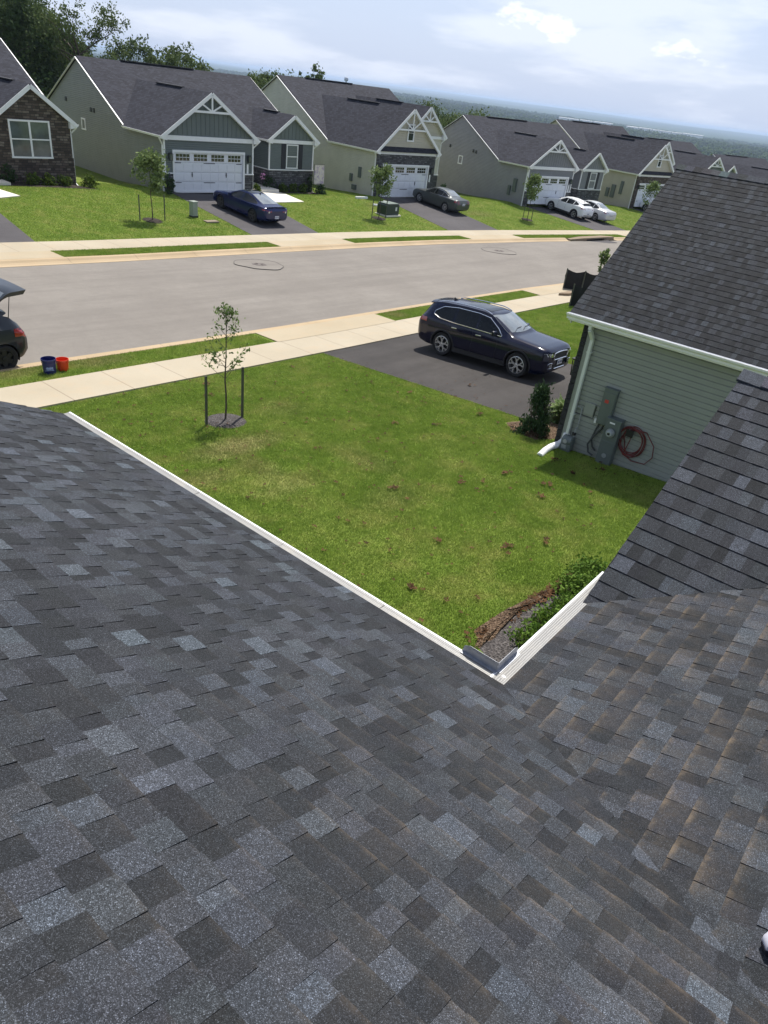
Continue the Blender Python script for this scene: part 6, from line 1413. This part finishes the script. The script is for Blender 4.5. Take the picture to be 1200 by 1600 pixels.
# ------------------------------------------------------------------ small things
def bucket(label, loc, col, r, h, name='bucket', band=None):
    o = thing(name, label, 'bucket', loc, 0, 'buckets on the near verge'); mt = plain('bucket_plastic', col, .35, var=.05); m = MB()
    m.lathe([(r*.84, 0), (r, h), (r*1.06, h), (r*1.06, h-.03), (r*1.0, h-.03)], n=26, capt=False); m.lathe([(r*.80, .02), (r*.96, h)], n=26, capt=False); m.lathe([(r*1.05, h-.07), (r*1.05, h-.085)], n=26, capb=False, capt=False); m.build('shell', mt, o, smooth=40)
    m = MB(); m.tube([(r*1.06*math.cos(t_), r*.6*math.sin(t_)-.05, h-.05-r*.75*math.sin(t_)) for t_ in np.linspace(0, math.pi, 12)], .004, 5); m.build('handle', M['chrome'], o, smooth=60)
    if band:
        rot = band; m = MB()
        for k in range(9):
            a = rot+(k-4)*.12; m.box((r*.93*math.cos(a), r*.93*math.sin(a), h*.42+.01*(k % 2)), (.004, .022, .035+.02*(k % 3)), Matrix.Rotation(a, 3, 'Z'))
        m.box((r*.92*math.cos(rot), r*.92*math.sin(rot), h*.30), (.004, .20, .012), Matrix.Rotation(rot, 3, 'Z')); m.build('printed_band', plain('bucket_print', (.25, .33, .6), .5), o)
    return o
bucket('dark blue bucket with pale print standing on the near verge', (8.22, 16.55, g(8.2, 16.5)+.02), (.012, .018, .12), .165, .37, band=-2.0)
bucket('orange-red bucket leaning beside the blue one on the near verge', (8.60, 16.62, g(8.6, 16.5)+.02), (.72, .06, .015), .15, .28)
mh = lambda x, y, lab: None
for (x, y, lab) in ((23.0, 25.4, 'round iron manhole cover in the street in front of the green house'), (42.3, 24.2, 'round iron manhole cover in the street in front of the beige house')):
    o = thing('manhole_cover', lab, 'manhole cover', (x, y, float(zr(x))+.074), 0, 'manhole covers'); o.rotation_euler = (-.024, .5*(float(zr(x-1))-float(zr(x+1))), 0); m = MB(); m.lathe([(.33, 0), (.33, .012), (.30, .014), (.28, .006), (.02, .008)], n=28)
    for k in range(8): m.bar((.08*math.cos(k*.785), .08*math.sin(k*.785), .014), (.26*math.cos(k*.785), .26*math.sin(k*.785), .014), .02, .008)
    m.build('lid', plain('rusty_iron', (.13, .11, .10), .6, .3, var=.2), o)
    m = MB(); n = 40
    P = []; F = []
    for k in range(n):
        a = 6.2832*k/n; w = 1+.05*math.sin(3*a)+.03*math.sin(7*a)
        for r_ in (.34, 1.12*w, 1.18*w): P.append((r_*math.cos(a), r_*math.sin(a)*1.0, .004+(0 if r_ < .5 else -.001)))
    for k in range(n): q = 3*k; r2_ = 3*((k+1) % n); F += [(q, q+1, r2_+1, r2_)]
    m.add(P, F); m.build('asphalt_patch', M['road'], o, fixn=False)
    m = MB(); m.tube([P[3*k+1] for k in range(n)]+[P[1]], .009, 4); m.build('tar_seam', M['clad'], o)
# storm drain inlet on the far kerb
o = thing('storm_drain', 'concrete storm drain inlet with a dark opening in the far kerb', 'storm drain', (57.2, float(yf(57.2)), float(zr(57.2))), -.17)
m = MB(); m.box((0, .30, .20), (3.0, .62, .10)); m.box((-1.35, .25, .07), (.3, .5, .16)); m.box((1.35, .25, .07), (.3, .5, .16)); m.extr([(1.5, 0, .25), (3.0, .28, .15), (3.0, .6, .15), (1.5, .6, .25)], (0, 0, -.25)); m.extr([(-1.5, 0, .25), (-3.0, .28, .15), (-3.0, .6, .15), (-1.5, .6, .25)], (0, 0, -.25)); m.build('hood', M['curb'], o)
m = MB(); m.box((0, .40, .05), (2.4, .3, .2)); m.build('opening', M['clad'], o); m = MB(); m.box((.4, -.55, .01), (2.4, .9, .03)); m.build('apron_slab', M['drivefar'], o)
# inlet protection by the near kerb: black fabric panels on stakes
fab = plain('black_silt_fabric', (.006, .006, .008), .8, var=.3)
for (pts, h_, lab) in (([(35.9, 16.35), (36.5, 15.6), (37.4, 14.9), (38.6, 14.7)], 1.0, 'sagging black silt fence by the near kerb, upper of the two'), ([(32.2, 14.15), (32.9, 13.4), (34.0, 12.9)], 1.0, 'black silt fence panel at the near lawn edge behind the roof, lower of the two')):
    x0, y0 = pts[0]; o = thing('silt_fence', lab, 'silt fence', (x0, y0, g(x0, y0)), 0, 'black silt fences'); m = MB(); P = []; F = []; n = 12; rnd = random.Random(int(x0))
    for i in range(n+1):
        t_ = i/n*(len(pts)-1); j = min(int(t_), len(pts)-2); f_ = t_-j; x = pts[j][0]*(1-f_)+pts[j+1][0]*f_; y = pts[j][1]*(1-f_)+pts[j+1][1]*f_; sag = .14*math.sin(math.pi*f_)
        for k in range(4): P.append((x-x0+.06*math.sin(k*2+i), y-y0+.04*math.sin(i*1.7+k), g(x, y)-g(x0, y0)+.02+(h_-sag)*k/3))
    for i in range(n):
        for k in range(3): q = i*4+k; F.append((q, q+4, q+5, q+1))
    m.add(P, F); m.build('fabric', fab, o, fixn=False, smooth='all'); m = MB()
    for x, y in pts: m.box((x-x0, y-y0, g(x, y)-g(x0, y0)+h_/2), (.05, .05, h_+.1))
    m.build('post', M['stake'], o)
sapling('weedy young tree growing beside the upper silt fence at the near roof edge', (37.9, 15.3, g(37.9, 15.3)), 2.0, 44, 1.2, 520, None, ls=.09, bare=.15)
m = MB(); m.extr([(0, 0, 0), (.5, -.3, 0), (1.2, -.35, 0), (1.0, 0, 0)], (0, 0, .10)); tag(m.build('kerb_block', M['curb'], None, loc=(33.9, 15.6, g(33.9, 15.6)+.04)), 'loose wedge of kerb concrete on the crossing by the silt fences', 'concrete block')
# utility things on the far verge
o = thing('utility_pedestal', 'small grey-green utility pedestal on the lawn of the green house', 'utility box', (26.35, 34.5, g(26.3, 34.5))); m = MB(); m.box((0, 0, .38), (.34, .34, .72)); m.box((0, 0, .78), (.38, .38, .10)); m.build('cabinet', plain('pedestal_green', (.26, .30, .26), .5), o, bevel=.03); m = MB(); m.box((0, 0, .03), (.36, .36, .1)); m.build('base', M['black'], o)
m = MB(); m.box((0, 0, .03), (.75, .45, .08)); tag(m.build('utility_cover', M['walk'], None, loc=(26.75, 33.5, g(26.7, 33.5)), rotz=-.1), 'flat cream utility cover slab set in the far lawn', 'cover slab')
o = thing('transformer_box', 'dark green transformer box on the lawn between the green and beige houses', 'transformer', (42.75, 33.95, g(42.7, 33.9)), -.1); m = MB(); m.extr([(-.62, -.5, .08), (.62, -.5, .08), (.62, -.5, .70), (.52, -.5, .80), (-.52, -.5, .80), (-.62, -.5, .70)], (0, 1.0, 0)); tg = plain('transformer_green', (.018, .035, .03), .4, var=.05); m.build('cabinet', tg, o, bevel=.02)
m = MB(); m.box((0, 0, .04), (1.45, 1.25, .10)); m.build('pad', M['flat'], o); m = MB(); m.box((.30, -.51, .48), (.16, .01, .24)); m.build('notice', M['plate'], o); m = MB(); m.box((0, 0, .82), (1.1, .95, .03)); m.build('lid', plain('transformer_lid', (.13, .17, .15), .5), o, bevel=.01)
# white stone edging, white trough, flags and flower stake
m = MB(); pts = [(44.9+1.0*math.cos(t_)*1.2, 36.6+.55*math.sin(t_), 0) for t_ in np.linspace(-2.6, .7, 12)]; m.tube([(x, y, g(x, y)+.05) for x, y, _ in pts], .09, 6); tag(m.build('bed_edging', M['white'], None, smooth=50), 'white curved bed edging at the beige garage corner', 'edging')
m = MB(); m.box((0, 0, .08), (1.1, .16, .14)); tag(m.build('splash_block', M['white'], None, loc=(44.6, 38.1, g(44.6, 38.1)), rotz=-.2), 'white splash block on the grass by the beige side wall', 'splash block')
o = thing('garden_flag', 'pale lilac garden flag on a black pole right of the shuttered window', 'flag', (41.75, 39.95, g(41.7, 40)), -.15); m = MB(); m.tube([(-.42, 0, 0), (-.42, 0, 2.0), (.5, 0, 2.0)], .014, 6); m.build('pole', M['black'], o, smooth=50)
m = MB(); P = []; F = []
for i in range(9):
    for k in range(7): P.append((-.36+.84*i/8, .05*math.sin(i*1.1+k*.5), 1.95-1.25*k/6))
for i in range(8):
    for k in range(6): q = i*7+k; F.append((q, q+1, q+8, q+7))
t = NT('flag_cloth'); n = t.noise(3.2, 4, .7); t.base(t.ramp(n, [(.35, (.62, .55, .62)), (.5, (.7, .62, .56)), (.62, (.36, .26, .45))])); t.set(.8); m.add(P, F); m.build('cloth', t.m, o, fixn=False, smooth='all')
o = thing('flower_stake', 'pink flower ornament on a stake before the grey stone of the green house', 'ornament', (37.55, 41.3, g(37.5, 41.3))); m = MB(); m.tube([(0, 0, 0), (0, 0, 1.1)], .012, 5); m.build('stake', M['black'], o); m = MB(); rnd = random.Random(3)
for k in range(26): leafquad(m, (rnd.gauss(0, .1), rnd.gauss(0, .06), 1.05+rnd.gauss(0, .16)), .07, rnd)
m.build('petals', plain('pink_petal', (.55, .25, .45), .7, var=.3), o, fixn=False)
o = thing('planter', 'clay planter with small plants right of the beige house garage', 'planter', (54.2, 37.4, g(54.2, 37.4))); m = MB(); m.lathe([(.16, 0), (.24, .3), (.26, .32), (.2, .3)], n=16); m.build('pot', plain('terracotta_far', (.3, .14, .08), .8), o, smooth=40); m = MB()
for k in range(60): leafquad(m, (rnd.gauss(0, .16), rnd.gauss(0, .16), .42+rnd.gauss(0, .1)), .06, rnd)
m.build('plants', M['leafS'], o, fixn=False)
# toe of a trainer at the right edge of the roof
o = thing('trainer_shoe', 'tip of a dark and white trainer on the shingles at the right edge', 'shoe', (2.115, -.63, EZ+pR*(EY+.63)+.010)); fx = Vector((-.10, 1, -pR)).normalized(); uz = Vector((0, pR, 1)).normalized(); sy = uz.cross(fx).normalized(); o.rotation_euler = Matrix((fx, sy, fx.cross(sy))).transposed().to_euler(); m = MB()
sole = [(.0, .035), (.04, .05), (.12, .055), (.2, .045), (.27, .04), (.29, .0)]
def shoe_ring(k, s): return [(x, y*s) for x, y in sole]+[(x, -y*s) for x, y in reversed(sole[:-1])]
def loft(m, rings):
    n = len(rings[0]); P = [p for r_ in rings for p in r_]; F = [tuple(range(n)), tuple(reversed(range(len(P)-n, len(P))))]
    for i in range(len(rings)-1):
        for k in range(n): F.append((i*n+k, i*n+(k+1) % n, (i+1)*n+(k+1) % n, (i+1)*n+k))
    m.add(P, F)
loft(m, [[(x, y*.96, 0) for x, y in shoe_ring(0, 1)], [(x, y, .012) for x, y in shoe_ring(0, 1)], [(x, y, .026) for x, y in shoe_ring(0, 1)]]); m.build('sole', plain('dark_sole', (.015, .014, .03), .6), o, smooth=40)
m = MB(); loft(m, [[(x*.985+.002, y*.95, .026) for x, y in shoe_ring(0, 1)], [(x*.97, y*.93, .05) for x, y in shoe_ring(0, 1)], [(x*.85, y*.8, .072) for x, y in shoe_ring(0, 1)], [(x*.55, y*.62, .095) for x, y in shoe_ring(0, 1)]]); m.build('upper', plain('white_shoe_upper', (.6, .6, .68), .6), o, smooth=50)
# ------------------------------------------------------------------ far country
rs = np.random.RandomState(11)
def ground_h(x, y):
    r_ = np.hypot(x, y); h_ = 14*np.sin(x/2100+1.2)*np.sin(y/2700+.5)+9*np.sin(x/900)*np.cos(y/1200)+38*sm((r_-9000)/8000)*(.5+.5*np.sin(np.arctan2(y, x)*23)*np.sin(np.arctan2(y, x)*9+1)); return G(x, y)+h_*sm((r_-900)/3000)
N_ = 34000; r_ = 420*np.exp(rs.uniform(0, 1, N_)**.8*np.log(5200/420)); a_ = np.radians(rs.uniform(4, 74, N_)); x = r_*np.cos(a_); y = r_*np.sin(a_)
dens = np.sin(x/170+2*np.sin(y/230))+np.sin(y/140+1.5*np.sin(x/310)); k = (dens > -1.15) | (r_ < 500); x, y, r_ = x[k], y[k], r_[k]; n = len(x)
z = ground_h(x, y); s = rs.uniform(5.5, 10, n)*(1+np.clip(r_-600, 0, 4000)/2600); hgt = rs.uniform(8, 15, n)
# each crown: a rough little dome, noisy
base = [(0, 0, .92)]+[(math.cos(t_)*.62, math.sin(t_)*.62, .8) for t_ in np.linspace(0, 6.283, 6)[:-1]]+[(math.cos(t_+.5), math.sin(t_+.5), .25) for t_ in np.linspace(0, 6.283, 8)[:-1]]
B_ = np.array(base); nb = len(B_); fc = [(0, 1+i, 1+(i+1) % 5) for i in range(5)]
for i in range(7): a = 6+i; b = 6+(i+1) % 7; c = 1+int(i*5/7) % 5; d = 1+int((i+1)*5/7) % 5; fc += [(a, b, c)]+([(b, d, c)] if d != c else [])
P = B_[None]*np.stack([s*.62, s*.62, hgt], 1)[:, None, :]*(1+rs.uniform(-.16, .16, (n, nb, 3)))+np.stack([x, y, z-2], 1)[:, None, :]
F = (np.array(fc)[None]+(np.arange(n)*nb)[:, None, None]).reshape(-1, 3)
me = bpy.data.meshes.new('far_woods'); me.vertices.add(n*nb); me.vertices.foreach_set('co', P.reshape(-1)); me.loops.add(F.size); me.loops.foreach_set('vertex_index', F.ravel()); me.polygons.add(len(F)); me.polygons.foreach_set('loop_start', np.arange(0, F.size, 3)); me.update(); me.validate()
t = NT('far_canopy'); geo = t.n('ShaderNodeNewGeometry'); n1 = t.noise(.035, 5, .7, vec=geo.outputs['Position']); n2 = t.noise(.6, 5, .7, vec=geo.outputs['Position']); n3 = t.noise(.004, 4, .6, vec=geo.outputs['Position'])
c = t.ramp(n1, [(.3, (.022, .040, .012)), (.5, (.045, .075, .022)), (.7, (.085, .12, .035))]); c = t.mix(t.mr(n2, .4, .65, 0, .6), c, (.015, .025, .008)); c = t.mix(t.mr(n3, .5, .7, 0, .5), c, (.1, .14, .04)); t.base(c); t.set(1, 0, 0); t.bump(n2, 1, 1.5)
me.materials.append(t.m); link('far_woods', me, None, 'wooded plain running to the horizon', 'woods', None, 'stuff')
# nearer part of the wood: crowns of leaf clumps
rs = np.random.RandomState(5); N_ = 2600; r_ = 175*np.exp(rs.uniform(0, 1, N_)**.75*np.log(900/175)); a_ = np.radians(rs.uniform(5, 60, N_)); x = r_*np.cos(a_); y = r_*np.sin(a_); z = ground_h(x, y); hg = rs.uniform(9, 16, N_)*np.clip((-x*0+z*-1-6)/14, .35, 1); wd_ = rs.uniform(4, 7, N_)
K_ = 70; u = rs.normal(0, 1, (N_, K_, 3)); u /= np.linalg.norm(u, axis=2, keepdims=True); u *= rs.uniform(.55, 1.05, (N_, K_, 1)); ctr = np.stack([x, y, z+hg*.55], 1)[:, None]+u*np.stack([wd_*.5, wd_*.5, hg*.45], 1)[:, None]
a = rs.normal(0, 1, (N_, K_, 3)); a[..., 2] += .0; a /= np.linalg.norm(a, axis=2, keepdims=True); b = np.cross(a, rs.normal(0, 1, (N_, K_, 3))); b /= np.linalg.norm(b, axis=2, keepdims=True); sz = (rs.uniform(.5, 1.1, (N_, K_, 1)))*(.7+r_/900)[:, None, None]
P = np.stack([ctr-a*sz, ctr+b*sz*.7, ctr+a*sz, ctr-b*sz*.7], 2).reshape(-1, 3); q = len(P)//4
me = bpy.data.meshes.new('woodland_edge'); me.vertices.add(len(P)); me.vertices.foreach_set('co', P.ravel()); me.loops.add(len(P)); me.loops.foreach_set('vertex_index', np.arange(len(P))); me.polygons.add(q); me.polygons.foreach_set('loop_start', np.arange(0, 4*q, 4)); me.materials.append(M['leafM']); me.update(); me.validate(); link('woodland_edge', me, None, 'green woodland on the slope behind the houses', 'woods', None, 'stuff')
# long pale roofs of sheds far out on the plain
wh = plain('white_shed_roof', (.85, .86, .87), .6); wg = plain('shed_wall', (.8, .81, .82), .7)
for k, (a0, a1, el, lab) in enumerate(((27.45, 24.0, -.80, 'long white-roofed sheds on the far plain, left row'), (22.9, 18.4, -.80, 'long white-roofed sheds on the far plain, right row'))):
    d = 3300; z = float(ground_h(np.array(d*math.cos(R(a0))), np.array(d*math.sin(R(a0))))); top = math.tan(R(-.56))*d; p = Vector((d*math.cos(R(a0)), d*math.sin(R(a0)), 0)); q = Vector((d*math.cos(R(a1)), d*math.sin(R(a1)), 0)); u = (q-p).normalized(); L = (q-p).length; nrm = Vector((-u.y, u.x, 0)); 
    if nrm.dot(p) < 0: nrm = -nrm
    o = thing('shed_row', lab, 'sheds', tuple(p+Vector((0, 0, z)))); m = MB(); mw = MB(); rnd = random.Random(k); s_ = 0
    while s_ < L:
        w = rnd.uniform(40, 90); hh = top-z-rnd.uniform(0, 2.0); dpt = rnd.uniform(60, 110); c = u*(s_+w/2)+nrm*dpt/2; rot = Matrix((u, nrm, Vector((0, 0, 1)))).transposed(); m.box(c+Vector((0, 0, hh-.6)), (w-3, dpt, 1.2), rot); mw.box(c+Vector((0, 0, hh/2-1)), (w-4, dpt-2, hh-2), rot); s_ += w
    m.build('roof', wh, o); mw.build('wall', wg, o)
o = thing('water_tower', 'small pale water tower on the horizon above the beige house', 'water tower', (az(42.25, 2000)[0], az(42.25, 2000)[1], -45)); m = MB(); m.lathe([(2, 40), (4.5, 42), (5.2, 45), (4.2, 48), (1, 49)], n=20); m.build('tank', M['galv'], o, smooth=50); m = MB(); m.lathe([(2.6, -20), (1.8, 5), (1.8, 40)], n=12); m.build('column', M['galv'], o, smooth=50)
# ------------------------------------------------------------------ haze
m = MB(); m.box((0, 0, -35), (60500, 60500, 100)); hz = m.build('haze', plain('hz', (1, 1, 1)), None, kind='stuff', label='thin blue summer haze over the plain')
mt = bpy.data.materials.new('haze'); mt.use_nodes = True; nt = mt.node_tree; nt.nodes.clear(); pv = nt.nodes.new('ShaderNodeVolumePrincipled'); ou = nt.nodes.new('ShaderNodeOutputMaterial'); pv.inputs['Color'].default_value = (.60, .76, 1, 1); pv.inputs['Density'].default_value = 1.1e-4; pv.inputs['Anisotropy'].default_value = .3
nt.links.new(pv.outputs[0], ou.inputs['Volume']); hz.data.materials.clear(); hz.data.materials.append(mt)
